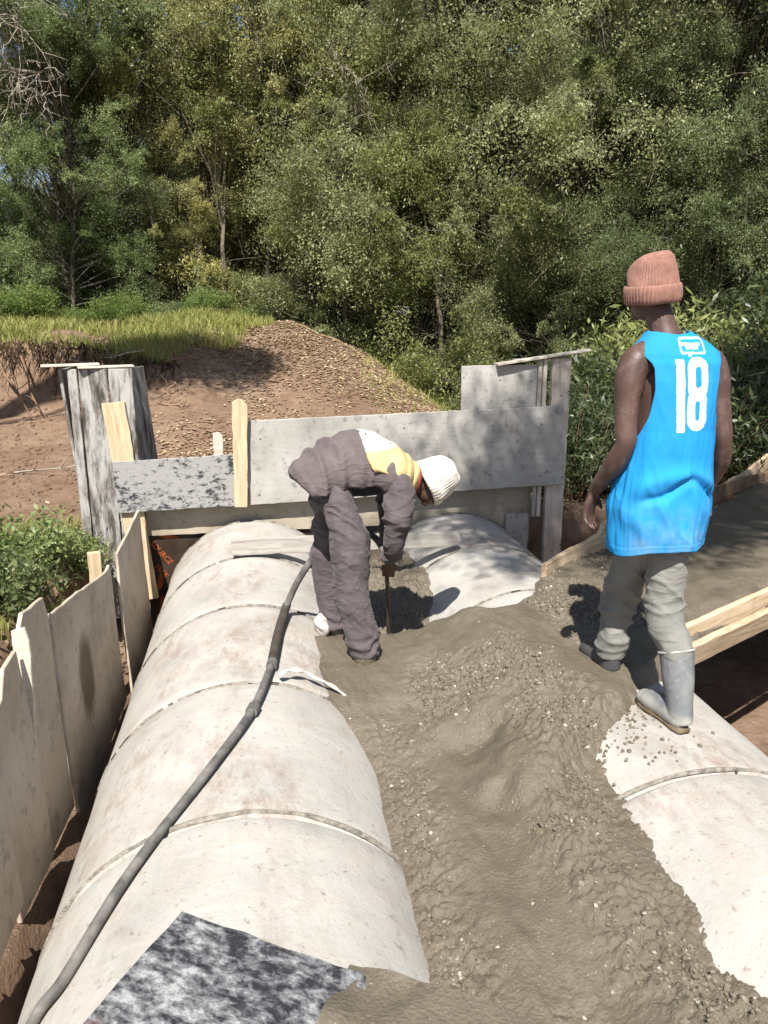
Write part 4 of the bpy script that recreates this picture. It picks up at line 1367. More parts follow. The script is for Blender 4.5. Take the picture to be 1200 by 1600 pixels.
def shirt_mesh():
    zs = np.concatenate([np.linspace(.695, 1.40, 190), np.linspace(1.4035, 1.525, 46)])
    nth = 330
    th = np.linspace(0, 2 * np.pi, nth, endpoint=False)
    T, Z = np.meshgrid(th, zs)
    I = lambda tab: np.interp(Z, *zip(*tab))
    w = I([(.69, .192), (.76, .200), (.85, .202), (.95, .192), (1.05, .182), (1.15, .180), (1.25, .188), (1.33, .196), (1.39, .196), (1.43, .182), (1.462, .150), (1.49, .108), (1.51, .082), (1.53, .070)])
    d = I([(.69, .150), (.76, .152), (.85, .150), (.95, .140), (1.05, .128), (1.15, .120), (1.25, .118), (1.33, .116), (1.39, .108), (1.43, .098), (1.462, .085), (1.49, .072), (1.51, .064), (1.53, .060)])
    cx = I([(.69, 1.505), (.9, 1.505), (1.1, 1.52), (1.4, 1.522), (1.47, 1.505), (1.53, 1.475)])
    cy = I([(.69, 2.725), (.9, 2.725), (1.1, 2.72), (1.4, 2.722), (1.47, 2.735), (1.53, 2.75)])
    e = .82
    X0 = np.sign(np.cos(T)) * np.abs(np.cos(T)) ** e; Y0 = np.sign(np.sin(T)) * np.abs(np.sin(T)) ** e
    lowf = 1 - sstep(.8, 1.15, Z)
    P = np.stack([X0.ravel() * 1.3, Y0.ravel() * 1.3, Z.ravel()], 1)
    f1 = (1 - np.abs(2 * fbm(P * np.array([2.2, 2.2, 3.4]) + 4.7, 2) - 1)).reshape(T.shape) - .6
    f2 = (1 - np.abs(2 * fbm(np.stack([P[:, 0] * 1.6 + P[:, 2] * 5.5, P[:, 1] * 1.6 - P[:, 2] * 1.5, P[:, 2] * 2.0], 1) + 1.7, 2) - 1)).reshape(T.shape) - .6
    f3 = (fbm(P * 9, 3) - .5).reshape(T.shape)
    # sagging arch fold across the lower back
    back = sstep(.2, .8, -np.sin(T))
    xb = X0
    fold = np.exp(-((Z - (.955 - .055 * (xb - .15) ** 2 * 1.6 + .02 * np.sin(xb * 5))) / .020) ** 2) * back * (1 - sstep(.75, .98, np.abs(xb - .1))) * sstep(-.75, -.1, xb + .3)
    fold2 = np.exp(-((Z - (.985 - .055 * xb ** 2)) / .03) ** 2) * back * (1 - sstep(.6, .95, np.abs(xb)))
    hip = np.exp(-(((X0 + .75) / .55) ** 2 + ((Z - .84) / .13) ** 2))
    cre = np.sin((Z * 46 + X0 * 5.5) + 3.0 * (fbm(P * 5, 2).reshape(T.shape) - .5)) * .0045 * hip
    disp = cre + (f1 * .016 * (.35 + .65 * lowf) + f2 * .024 * (.25 + lowf * .75) + f3 * .006) - .020 * fold + .014 * fold2
    disp = disp * (1 - sstep(1.36, 1.46, Z) * .7) + .0008 * np.exp(-((Z - .718) / .004) ** 2) - .0010 * np.exp(-((Z - .726) / .003) ** 2)
    # number and badge stay fairly flat
    X = cx + X0 * (w + disp); Y = cy + Y0 * (d + disp)
    Zo = Z + 0.0
    hem = (1 - sstep(.695, .80, Z))
    Zo = Zo + hem * (.012 * (X - 1.5) / .2 * 1.6 + .010 * np.sin(T * 3 + 1))
    V = np.stack([X, Y, Zo], -1)
    lx = X - cx
    # armholes: cut where the cloth ends
    xa = np.interp(Z, [1.0, 1.08, 1.13, 1.22, 1.30, 1.38, 1.425, 1.46, 1.53], [.5, .5, .172, .146, .136, .142, .170, .30, .3])
    keep = (np.abs(lx) < xa)
    # neckline
    neck = 1.497 + .012 * np.abs(X0) - .03 * sstep(0, 1, np.sin(T))
    keep &= (Z < neck)
    id_ = np.arange(T.size).reshape(T.shape)
    a = id_[:-1]; b_ = np.roll(id_, -1, 1)[:-1]; c = np.roll(id_, -1, 1)[1:]; dd = id_[1:]
    kp = keep.ravel()
    F = np.stack([a, b_, c, dd], -1).reshape(-1, 4)
    F = F[kp[F].all(1)]
    # print distance fields, in jersey back coordinates (metres)
    s = (X - 1.535); q = Zo
    def seg(px, pz, ax, az, bx, bz):
        dx, dz = bx - ax, bz - az
        t = np.clip(((px - ax) * dx + (pz - az) * dz) / (dx * dx + dz * dz), 0, 1)
        return np.hypot(px - ax - t * dx, pz - az - t * dz)
    def rbox(px, pz, cx_, cz_, hx, hz, r):
        ax = np.abs(px - cx_) - hx + r; az = np.abs(pz - cz_) - hz + r
        return np.hypot(np.maximum(ax, 0), np.maximum(az, 0)) + np.minimum(np.maximum(ax, az), 0) - r
    one = rbox(s + .05 - (1.285 - q) * .08, q, 0, 1.280, .0175, .130, .002)
    s8 = s - .022 - (1.285 - q) * .05
    up8 = rbox(s8, q, 0, 1.345, .045, .073, .040); lo8 = rbox(s8, q, 0, 1.231, .043, .075, .040)
    h1 = rbox(s8, q, .002, 1.348, .013, .038, .012); h2 = rbox(s8, q, .002, 1.228, .010, .036, .010)
    eight = np.maximum(np.minimum(up8, lo8), -np.minimum(h1, h2))
    sb = s - .004
    bub = np.abs(rbox(sb, q, 0, 1.458, .052, .026, .006)) - .0035
    tail = np.minimum(seg(sb, q, -.018, 1.432, -.022, 1.420), seg(sb, q, -.022, 1.420, -.006, 1.431)) - .003
    letters = np.full(T.shape, 1.0)
    rg = random.Random(3)
    for (zc, x0, x1, st) in ((1.463, -.042, .040, .0092), (1.450, -.026, .024, .0092)):
        x = x0
        while x < x1:
            letters = np.minimum(letters, rbox(sb, q, x, zc, .0035, .0052, .001)); x += st
    pr = np.minimum(np.minimum(one, eight), np.minimum(np.minimum(bub, tail), letters))
    pr = np.where(np.sin(T) < -.05, pr, 1.0)
    me = np_mesh('sleeveless_jersey', smooth_boundary(V.reshape(-1, 3), F, 25), F)
    attr(me, 'print', np.clip(-pr.ravel() * 8, -.4, .4))
    attr(me, 'dust', ((1 - sstep(.70, .95, Z)) * back).ravel())
    return me


jersey = man_part('sleeveless_jersey', shirt_mesh(), MAT['shirt'])
sol = jersey.modifiers.new('thickness', 'SOLIDIFY'); sol.thickness = .003; sol.offset = 1
man.scale = (.90, .95, 1.0)
# ---- bending worker
wk = empty('person', (.40, 3.75, -.12))
tag(wk, 'person in purple grey workwear bent double with a white cap, working the poker', 'person')
WI = Matrix.Translation((.40, 3.75, -.12)).inverted()


def wk_part(name, me, mats, parent=None):
    o = link(name, me, mats, parent or wk)
    o.matrix_parent_inverse = WI if parent is None else Matrix.Identity(4)
    return o


b = MB()
p, r = smooth_path([(.22, 3.82, .74), (.34, 3.815, .80), (.48, 3.81, .82), (.60, 3.81, .80), (.67, 3.81, .765)], [(.14, .10), (.13, .10), (.14, .10), (.14, .09), (.10, .07)], 5)
b.tube(p, r, 24, (0, 1, 0))
arm(b, [(.66, 3.81, .765), (.73, 3.815, .745), (.81, 3.82, .735)], [.065, .055, .055])
arm(b, [(.62, 3.70, .76), (.63, 3.63, .74), (.612, 3.625, .62), (.60, 3.635, .53), (.60, 3.70, .42), (.602, 3.765, .335)], [.05, .055, .05, .042, .038, .026])
arm(b, [(.62, 3.92, .76), (.635, 3.99, .73), (.63, 4.0, .62), (.625, 3.99, .54), (.615, 3.93, .44), (.61, 3.885, .37)], [.05, .055, .05, .042, .038, .026])
hand(b, (.603, 3.768, .33), (.04, .35, -.93), (.2, .92, .25), 1, (.85, .9, .9, .9), .7, 1.0)
hand(b, (.61, 3.885, .37), (.0, -.5, -.86), (-.2, -.8, .4), 1, (.85, .9, .9, .9), .7, 1.0)
arm(b, [(.25, 3.81, .72), (.27, 3.70, .70), (.33, 3.63, .42), (.42, 3.57, .12), (.45, 3.55, -.06)], [.09, .075, .055, .045, .035])
arm(b, [(.25, 3.81, .72), (.235, 3.92, .68), (.27, 3.97, .40), (.33, 3.96, .10), (.345, 3.95, -.08)], [.09, .075, .055, .045, .035])
head_parts(b, (.862, 3.825, .735), (.45, .05, -.90), (.93, .05, .36), .98)
wk_part('body', remesh_union('body', b, .006, 3), MAT['skin2'])

# trousers
t = MB()
p, r = smooth_path([(.33, 3.81, .80), (.27, 3.81, .765), (.22, 3.81, .70), (.23, 3.81, .62)], [(.145, .105), (.155, .12), (.145, .11), (.11, .085)], 4); t.tube(p, r, 26, (0, 1, 0))
arm(t, [(.25, 3.73, .74), (.27, 3.69, .66), (.31, 3.655, .54), (.345, 3.615, .42), (.385, 3.585, .25), (.428, 3.56, .08), (.449, 3.55, -.03), (.455, 3.55, -.07)], [.095, .104, .100, .092, .086, .080, .077, .075], 26)
arm(t, [(.24, 3.89, .72), (.24, 3.93, .62), (.25, 3.965, .45), (.28, 3.97, .3), (.32, 3.96, .12), (.345, 3.95, -.08)], [.09, .095, .09, .082, .076, .072], 24)
tr = remesh_union('trousers', t, .007, 3)


def wk_tr(co, no):
    z = co[:, 2]
    q = co + np.stack([0 * z, 0 * z, co[:, 0] * .7 + co[:, 1] * .3], 1)
    w = wrinkle(3.4, .034, (1, 1, 4.2), 1.4)(q, no)
    w2 = wrinkle(8, .012, (1, 1, 3.0), 5.5)(q, no)
    bunch = np.sin(z * 95 + 3 * np.sin(co[:, 0] * 30 + co[:, 1] * 22)) * .006 * np.exp(-((z + .02) / .05) ** 2)
    return (w + w2) * (.4 + .7 * np.exp(-((z - .55) / .15) ** 2)) + bunch


displace(tr, wk_tr)
wk_part('trousers', tr, MAT['work'])


# boots nearly sunk in the concrete
for (hx, hy, hz, dx, dy) in ((.43, 3.53, -.205, .26, .05), (.33, 3.95, -.20, .25, .04)):
    mb = MB(); d = Vector((dx, dy, 0)); L = d.length; d.normalize(); s_ = Vector((d.y, -d.x, 0)); hb = Vector((hx, hy, hz))
    p, r = smooth_path([hb - d * .02 + Vector((0, 0, .04)), hb + d * .04 + Vector((0, 0, .05)), hb + d * .15 + Vector((0, 0, .045)), hb + d * .24 + Vector((0, 0, .032)), hb + d * .275 + Vector((0, 0, .03))], [(.03, .03), (.045, .05), (.045, .042), (.042, .03), (.018, .016)], 5)
    mb.tube(p, r, 20, s_)
    p, r = smooth_path([hb + d * .03 + Vector((0, 0, .04)), hb + d * .02 + Vector((0, 0, .14))], [.05, .06], 4); mb.tube(p, r, 20)
    wk_part('boot', remesh_union('boot', mb, .007, 3), MAT['wet'])


# jacket: open shell riding up over the back
def shell(path, radii, ref, seg, n, disp, cut=None):
    p, r = smooth_path(path, radii, n)
    V, F = loft(p, r, seg, ref, False)
    V = np.array([v[:] for v in V]); F = np.array(F)
    if cut is not None:
        k = cut(V); F = F[k[F].all(1)]
    V = smooth_boundary(V, F, 40)
    me = np_mesh('shell', V, F)
    if disp: displace(me, disp)
    return me


jm = shell([(.13, 3.80, .715), (.165, 3.805, .755), (.235, 3.81, .79), (.34, 3.81, .825), (.47, 3.81, .828), (.58, 3.81, .805), (.66, 3.81, .775), (.71, 3.81, .755), (.735, 3.81, .748)],
           [(.195, .150), (.195, .152), (.192, .150), (.19, .140), (.19, .128), (.20, .115), (.155, .09), (.085, .065), (.065, .055)], (0, 1, 0), 110, 14,
           lambda co, no: (wrinkle(3.6, .034, (3.2, 1, 1.4), 2.2)(co + np.stack([co[:, 1] * .6, 0 * co[:, 1], co[:, 0] * .3], 1), no) + wrinkle(8, .012, (2.5, 1, 1.5), 7.1)(co, no)) * (1 - .6 * sstep(.55, .7, co[:, 0])),
           # the belly side and the raised near hem are open
           lambda V: ~((V[:, 2] < (.725 + .045 * sstep(.15, .40, V[:, 0]) - .12 * sstep(.50, .62, V[:, 0]))) & (V[:, 1] < 3.78) & (V[:, 0] > .13)) & ~((V[:, 2] < .70) & (V[:, 0] > .2) & (V[:, 0] < .55)))
jk = wk_part('jacket', jm, MAT['jacket'])
sol = jk.modifiers.new('thickness', 'SOLIDIFY'); sol.thickness = .005; sol.offset = 1

us = MB(); p, r = smooth_path([(.20, 3.815, .76), (.34, 3.81, .79), (.48, 3.81, .80), (.60, 3.81, .785), (.66, 3.81, .765)], [(.150, .115), (.150, .115), (.155, .112), (.15, .098), (.105, .075)], 5)
us.tube(p, r, 30, (0, 1, 0)); ume = remesh_union('dark_undershirt', us, .009, 2); displace(ume, wrinkle(5, .014, (2, 1, 1), 3.3))
wk_part('dark_undershirt', ume, MAT['under'])

# sleeves belong to the jacket
for pts, rr, sd in (([(.60, 3.70, .775), (.628, 3.635, .74), (.615, 3.615, .66), (.60, 3.615, .57), (.592, 3.635, .49), (.595, 3.69, .41), (.60, 3.745, .355)], [.070, .084, .084, .079, .070, .050, .042], 4.4),
                    ([(.61, 3.91, .775), (.638, 3.985, .73), (.635, 4.0, .64), (.63, 4.0, .56), (.62, 3.95, .47), (.612, 3.90, .40)], [.070, .082, .082, .076, .06, .045], 9.3)):
    t = MB(); arm(t, pts, rr, 26)
    me = remesh_union('sleeve', t, .008, 2)
    displace(me, lambda co, no, sd=sd: wrinkle(4, .026, (1, 1, 3.5), sd)(co, no) + wrinkle(9, .010, (1, 1, 2.5), sd + 2)(co, no))
    so = link('sleeve', me, MAT['work'], jk)


# yellow shirt showing on the upper back
def m_vest():
    m, nt, p, _ = new_mat('yellow_printed_shirt'); h = NT(nt)
    c = h.coord('Object')
    sep = nt.nodes.new('ShaderNodeSeparateXYZ'); nt.links.new(c, sep.inputs[0])
    n = h.noise(c, 9, 4, .6)
    col = h.ramp(n, [(.3, (.55, .40, .19)), (.7, (.68, .52, .26))])
    wht = h.ramp(h.math('ADD', h.math('MULTIPLY', sep.outputs['Z'], 1.0), h.math('MULTIPLY', n, .05)), [(.955, (0, 0, 0)), (.97, (1, 1, 1))])
    col = h.mix(wht, col, (.70, .67, .55))
    rd = nt.nodes.new('ShaderNodeVectorMath'); rd.operation = 'DISTANCE'; nt.links.new(c, rd.inputs[0]); rd.inputs[1].default_value = (.555, 3.72, .895)
    col = h.mix(h.ramp(h.math('ADD', rd.outputs['Value'], h.math('MULTIPLY', n, .04)), [(.058, (.9, .9, .9)), (.066, (0, 0, 0))]), col, (.60, .13, .09))
    set_in(nt, p, 'Base Color', col); set_in(nt, p, 'Roughness', .85); p.inputs['Specular IOR Level'].default_value = .15
    h.bump(h.noise(c, 30, 4, .6), p, .3, .005)
    return m


MAT['vest'] = m_vest()
vm = shell([(.36, 3.81, .83), (.47, 3.81, .836), (.58, 3.81, .812), (.66, 3.81, .783), (.715, 3.81, .765), (.745, 3.81, .755)],
           [(.21, .158), (.212, .147), (.207, .128), (.168, .105), (.10, .078), (.072, .062)], (0, 1, 0), 90, 12,
           lambda co, no: wrinkle(9, .010, (1, 1, 1), 6.2)(co, no) + .004,
           lambda V: (V[:, 2] > .835 - .15 * sstep(.52, .70, V[:, 0])) & (V[:, 0] > .40 + .55 * np.maximum(0, .93 - V[:, 2])))
vs = wk_part('yellow_shirt_back', vm, MAT['vest'])
sol = vs.modifiers.new('thickness', 'SOLIDIFY'); sol.thickness = .004; sol.offset = 1
# red brown scarf at the neck
mb = MB(); ring = [Vector((.752 + .02 * math.cos(q), 3.815 + .075 * math.sin(q), .752 + .068 * math.cos(q))) for q in np.linspace(0, 2 * math.pi, 33)]
mb.tube(ring, [.016] * 33, 10, None, False)
wk_part('scarf', mb.mesh('scarf'), MAT['collar_red'])

# white knit cap
CAPS = 1.0
capc = Vector((.868, 3.825, .752)); u = Vector((.90, .05, .42)).normalized(); f = Vector((.42, .05, -.90)); f = (f - u * f.dot(u)).normalized(); rgt = f.cross(u)
CM = Matrix((rgt, f, u)).transposed()
prof = []
for k in range(22):
    t_ = k / 21; a = t_ * math.pi / 2
    prof.append((.108 * math.cos(a) ** .62 + .0005, -.045 + .165 * math.sin(a)))
V, F = cap_surface(prof, 140, 40, .0018, .016, 9); mb = MB(); mb.add(V, F)
wc = wk_part('knit_cap', mb.mesh('knit_cap'), MAT['white_knit'])
prof = [(.100, -.068), (.110, -.074), (.116, -.062), (.118, -.04), (.114, -.026), (.106, -.022)]
V, F = cap_surface(prof, 140, 40, .0018, .008, 4); mb = MB(); mb.add(V, F)
link('cap_cuff', mb.mesh('cap_cuff'), MAT['white_knit'], wc)


# pull the bent back together over the legs
for o in wk.children_recursive:
    co = get_co(o.data); k = sstep(.15, .55, co[:, 2]) * sstep(0, .12, .76 - co[:, 0])
    co[:, 0] += k * (.76 - co[:, 0]) * .15
    co[:, 2] += .030 * np.exp(-((co[:, 0] - .40) / .14) ** 2) * sstep(.8, .95, co[:, 2])
    o.data.vertices.foreach_set('co', co.ravel()); o.data.update()


# ------------------------------------------------------------------ vegetation
def leaf_quads(C, size, rg, up_bias=.35, aspect=.42, droop=0.0):
    """rhombic leaves at C (n,3) with lengths size (n,)"""
    n = len(C)
    d = rg.normal(size=(n, 3)); d[:, 2] -= droop; d /= np.linalg.norm(d, axis=1)[:, None]
    nn = rg.normal(size=(n, 3)); nn[:, 2] += up_bias * 2.6; nn[:, 1] -= .75; nn[:, 0] -= .2
    s = np.cross(d, nn); s /= np.linalg.norm(s, axis=1)[:, None] + 1e-9
    L = size[:, None]
    V = np.stack([C - d * L * .5, C + s * L * aspect * .5, C + d * L * .5, C - s * L * aspect * .5], 1)
    return V.reshape(-1, 3), np.arange(n * 4).reshape(n, 4)


def leaf_mesh(name, C, size, rnd, rg, **kw):
    V, F = leaf_quads(C, size, rg, **kw)
    me = np_mesh(name, V, F, smooth=False)
    attr(me, 'rnd', rnd, 'FACE')
    return me


def tube_np(paths, seg=4):
    """many thin tapered tubes: list of (pts (k,3), r0, r1)"""
    Vs = []; Fs = []; o = 0
    an = np.linspace(0, 2 * np.pi, seg, endpoint=False)
    for pts, r0, r1 in paths:
        pts = np.asarray(pts, float); k = len(pts)
        t = np.gradient(pts, axis=0); t /= np.linalg.norm(t, axis=1)[:, None] + 1e-9
        a = np.cross(t, np.array([.3, .9, .2])); a /= np.linalg.norm(a, axis=1)[:, None] + 1e-9
        b_ = np.cross(t, a); r = np.linspace(r0, r1, k)
        V = pts[:, None] + (a[:, None] * np.cos(an)[None, :, None] + b_[:, None] * np.sin(an)[None, :, None]) * r[:, None, None]
        id_ = np.arange(k * seg).reshape(k, seg) + o; nx_ = np.roll(id_, -1, 1)
        Fs.append(np.stack([id_[:-1], nx_[:-1], nx_[1:], id_[1:]], -1).reshape(-1, 4)); Vs.append(V.reshape(-1, 3)); o += k * seg
    return np.concatenate(Vs), np.concatenate(Fs)


def gen_tree(seed, H=10.5, CR=2.6, clear=.15, ncl=230, nleaf=330, leaf=.062, trunks=1, droop=.2, clr=.5, wisp=0, girth=1.0):
    rg = np.random.default_rng(seed)
    paths = []; tops = []
    for k in range(trunks):
        ang = rg.uniform(0, 6.28); lean = rg.uniform(.2, .9) * (1 if trunks > 1 else .5)
        n = 12; t = np.linspace(0, 1, n)
        wob = np.cumsum(rg.normal(0, .07, (n, 2)), 0)
        pts = np.stack([math.cos(ang) * lean * t ** 1.3 * 1.5 + wob[:, 0] + rg.normal(0, .25) * (trunks > 1), math.sin(ang) * lean * t ** 1.3 * 1.5 + wob[:, 1] + rg.normal(0, .25) * (trunks > 1), t * H * rg.uniform(.8, .93)], 1)
        pts[0, :2] = pts[0, :2] * .4; pts[0, 2] = -.35
        paths.append((pts, rg.uniform(.10, .17) * girth / math.sqrt(trunks), .02 * girth)); tops.append(pts)
    # clumps of foliage
    t = clear + (1 - clear) * rg.uniform(0, 1, ncl) ** .9
    prof = np.interp(t, [0, .15, .4, .7, .9, 1.0], [.75, .95, 1.0, .85, .55, .2])
    rad = CR * prof * np.sqrt(rg.uniform(.06, 1.0, ncl)); a = rg.uniform(0, 2 * np.pi, ncl)
    cc = np.stack([np.cos(a) * rad, np.sin(a) * rad, t * H], 1)
    nb = max(8, ncl // 6); bi = rg.integers(0, nb, ncl)          # clumps gather on boughs, with gaps between
    cc = cc[bi] + rg.normal(0, 1, (ncl, 3)) * np.array([.42, .42, .34]) * clr * 1.9
    btint = rg.uniform(0, 1, nb)[bi]
    cr = rg.uniform(.4, 1.55, ncl) * clr
    tint = .6 * btint + .4 * rg.uniform(0, 1, ncl)
    # boughs and twigs to the clumps
    for i in range(ncl):
        tp = tops[rg.integers(len(tops))]
        zi = cc[i, 2] * rg.uniform(.45, .85); j = np.interp(zi, tp[:, 2], np.arange(len(tp))); j0 = int(j); fr = j - j0
        st = tp[j0] * (1 - fr) + tp[min(j0 + 1, len(tp) - 1)] * fr
        u = np.linspace(0, 1, 6)[:, None]
        mid = (st + cc[i]) / 2 + rg.normal(0, .18, 3) + np.array([0, 0, .15])
        pts = (1 - u) ** 2 * st + 2 * u * (1 - u) * mid + u ** 2 * cc[i]
        if i % 2 == 0: paths.append((pts, rg.uniform(.016, .036), .006))
        for q in range(2 + wisp):
            e = cc[i] + rg.normal(0, 1, 3) * cr[i] * .8 + np.array([0, 0, -.25 * droop])
            m2 = (cc[i] + e) / 2 + rg.normal(0, .06, 3)
            paths.append((np.stack([cc[i], m2, e]), .009, .003))
    TV, TF = tube_np(paths, 5)
    n = ncl * nleaf
    ix = np.repeat(np.arange(ncl), nleaf)
    g = rg.normal(0, 1, (n, 3)); g /= np.linalg.norm(g, axis=1)[:, None]; g *= rg.uniform(.1, 1, (n, 1)) ** .5
    # sprays: leaves gather along a few short lines inside each clump
    sp = rg.integers(0, 9, n); key = ix * 9 + sp
    sd = rg.normal(0, 1, (ncl * 9, 3)); sd /= np.linalg.norm(sd, axis=1)[:, None]; sd[:, 2] -= droop * .5
    along = rg.uniform(.1, 1.05, (n, 1))
    pos = cc[ix] + (sd[key] * along * 1.12 + g * .36) * cr[ix][:, None] * np.array([1, 1, .85])
    rnd = np.clip(tint[ix] * .55 + rg.uniform(0, 1, n) * .45, 0, 1)
    size = leaf * rg.uniform(.6, 1.35, n)
    lm = leaf_mesh('crown', pos, size, rnd, rg, droop=droop)
    tm = np_mesh('trunk', TV, TF)
    return tm, lm


def place_tree(var, x, y, s, rz, leafmat, label, group=None, name='forest_tree', barkmat='bark', z=None, sz=None):
    tm, lm = var
    root = empty(name, (x, y, (tz(x, y) if z is None else z)), (0, 0, rz)); root.scale = (s, s, s if sz is None else sz)
    t = bpy.data.objects.new('trunk', tm); COL.objects.link(t); t.parent = root
    c = bpy.data.objects.new('crown', lm); COL.objects.link(c); c.parent = root
    for o, m in ((t, MAT[barkmat]), (c, MAT[leafmat])):
        if not o.data.materials: o.data.materials.append(m)
        o.material_slots[0].link = 'OBJECT'; o.material_slots[0].material = m
    tag(root, label, 'tree', group)
    return root


V1 = gen_tree(11, 10.5, 2.7, .05, 300, 640, .064, 2, .25, .50, 0)
V2 = gen_tree(12, 11.5, 2.5, .16, 250, 560, .068, 1, .2, .48, 0)
V3 = gen_tree(13, 10.0, 2.9, .02, 320, 700, .056, 3, .7, .52, 0)
V4 = gen_tree(14, 11.0, 2.3, .36, 140, 480, .068, 1, .3, .48, 1)
V5 = gen_tree(15, 7.5, 1.0, .55, 40, 260, .062, 1, .3, .40, 1, .45)
G1 = 'trees of the wood behind the bank'
forest = [
    # variant, x, y, scale, rotz, leaf, label
    (V4, -4.9, 15.0, .95, .3, 'leafC', 'dark green tree at the far left behind the grassy bank'),
    (V4, -3.1, 16.6, .95, 1.1, 'leafC', 'dense dark tree with bright leaf tufts behind the left grass'),
    (V5, -2.0, 17.0, 1.35, 2.0, 'leafA', 'thin trunked tree beside the sky gaps at upper left'),
    (V3, .35, 16.6, .95, .4, 'leafB', 'yellow green feathery tree above the top of the soil mound'),
    (V3, 2.2, 15.2, .92, 2.6, 'leafD', 'grey green drooping tree over the right end of the mound'),
    (V1, 3.9, 14.2, .95, 3.6, 'leafA', 'bushy olive tree behind the small upper panel'),
    (V3, 5.7, 13.2, .95, 5.0, 'leafD', 'grey green bushy tree left of the knit cap'),
    (V1, 7.3, 12.4, .90, 4.1, 'leafC', 'dark tree directly behind the standing man'),
    (V3, 9.0, 11.6, .95, 3.9, 'leafC', 'dark twiggy tree at the right photo edge'),
    (V2, 1.4, 19.5, 1.1, .9, 'leafB', 'taller yellow green tree behind the feathery one'),
    (V1, 5.0, 18.0, 1.15, 2.2, 'leafB', 'sunlit yellow green tree rising behind the grey green bush'),
    (V2, 8.5, 16.4, 1.15, 3.3, 'leafA', 'tall olive tree rising behind the standing man'),
    (V1, 11.6, 14.5, 1.1, .2, 'leafD', 'grey green tree beyond the right photo edge trees'),
    (V1, -8.2, 20.5, .9, 5.2, 'leafA', 'olive tree deep in the wood at far left'),
    (V3, 3.3, 23.5, 1.3, .5, 'leafA', 'olive tree deep in the wood above the long panel'),
    (V1, 8.2, 23.5, 1.35, 5.4, 'leafC', 'dark tree deep in the wood left of the cap'),
    (V3, 13.5, 21.5, 1.3, 2.9, 'leafA', 'olive tree deep in the wood at the right'),
    (V1, -6.6, 17.6, .85, 2.2, 'leafA', 'olive tree behind the far left dark tree'),
    (V3, -2.3, 21.0, .50, .7, 'leafB', 'sunlit tree glimpsed between the left trunks'),
    (V3, -.6, 19.2, .6, 4.4, 'leafA', 'olive bushy tree filling the gap left of the feathery tree'),
    (V3, -5.2, 25.5, .8, 3.7, 'leafA', 'olive tree deep in the wood between left trunks'),
    (V1, -11.5, 27.5, 1.2, 1.9, 'leafD', 'grey tree farthest away at the left edge'),
    (V3, -1.0, 29.5, .8, 1.4, 'leafB', 'hazy yellow green tree farthest away behind the gap'),
    (V1, 6.0, 31.0, 1.6, 3.2, 'leafA', 'tall olive tree farthest away in the middle'),
    (V1, 15.0, 29.5, 1.6, .1, 'leafC', 'tall dark tree farthest away at the right'),
]
forest.append((V1, -3.3, 14.6, .50, .8, 'leafG', 'young tree with pale blue green tufts behind the bank shrubs'))
forest += [(V3, 1.25, 15.6, .58, 3.1, 'leafA', 'low olive tree filling under the feathery tree'), (V3, 4.9, 13.0, .55, 1.7, 'leafD', 'low grey green tree above the upper panel'),
           (V3, -1.05, 16.4, .5, 5.6, 'leafB', 'low yellow green tree behind the mound shade'), (V3, 6.6, 12.0, .55, .6, 'leafC', 'low dark tree left of the standing man'), (V3, -2.9, 16.0, .5, 2.4, 'leafC', 'low dark tree between the slender trunks'),
           (V3, 3.1, 14.6, .6, 4.9, 'leafA', 'low olive tree at the right foot of the mound')]
forest.append((V1, -5.2, 14.3, .42, 2.8, 'leafG', 'small tufted tree at the left photo edge'))
for v, x, y, s, rz, lf, lab in forest:
    place_tree(v, x, y, s, rz, lf, lab, G1)
for i, (x, y, s_) in enumerate(((-4.0, 15.4, .8), (-2.55, 15.6, .85), (-2.1, 15.9, .9), (-1.15, 16.2, .95), (-.55, 15.5, .8), (1.6, 14.9, .8), (3.1, 13.9, .8))):
    place_tree(V5, x, y, s_, i * 1.3, 'leafA', ('slender pale trunk at far left behind the bank shrubs', 'slender pale trunk left of the bank gap', 'slender pale trunk in the middle of the bank gap', 'slender pale trunk right of the bank gap',
               'slender pale trunk above the mound shade', 'slender pale trunk over the mound flank', 'slender pale trunk behind the upper panel')[i], 'slender pale trunks', 'slender_tree', 'bark_pale')

# trees standing outside the picture whose boughs overhang the site and dapple it


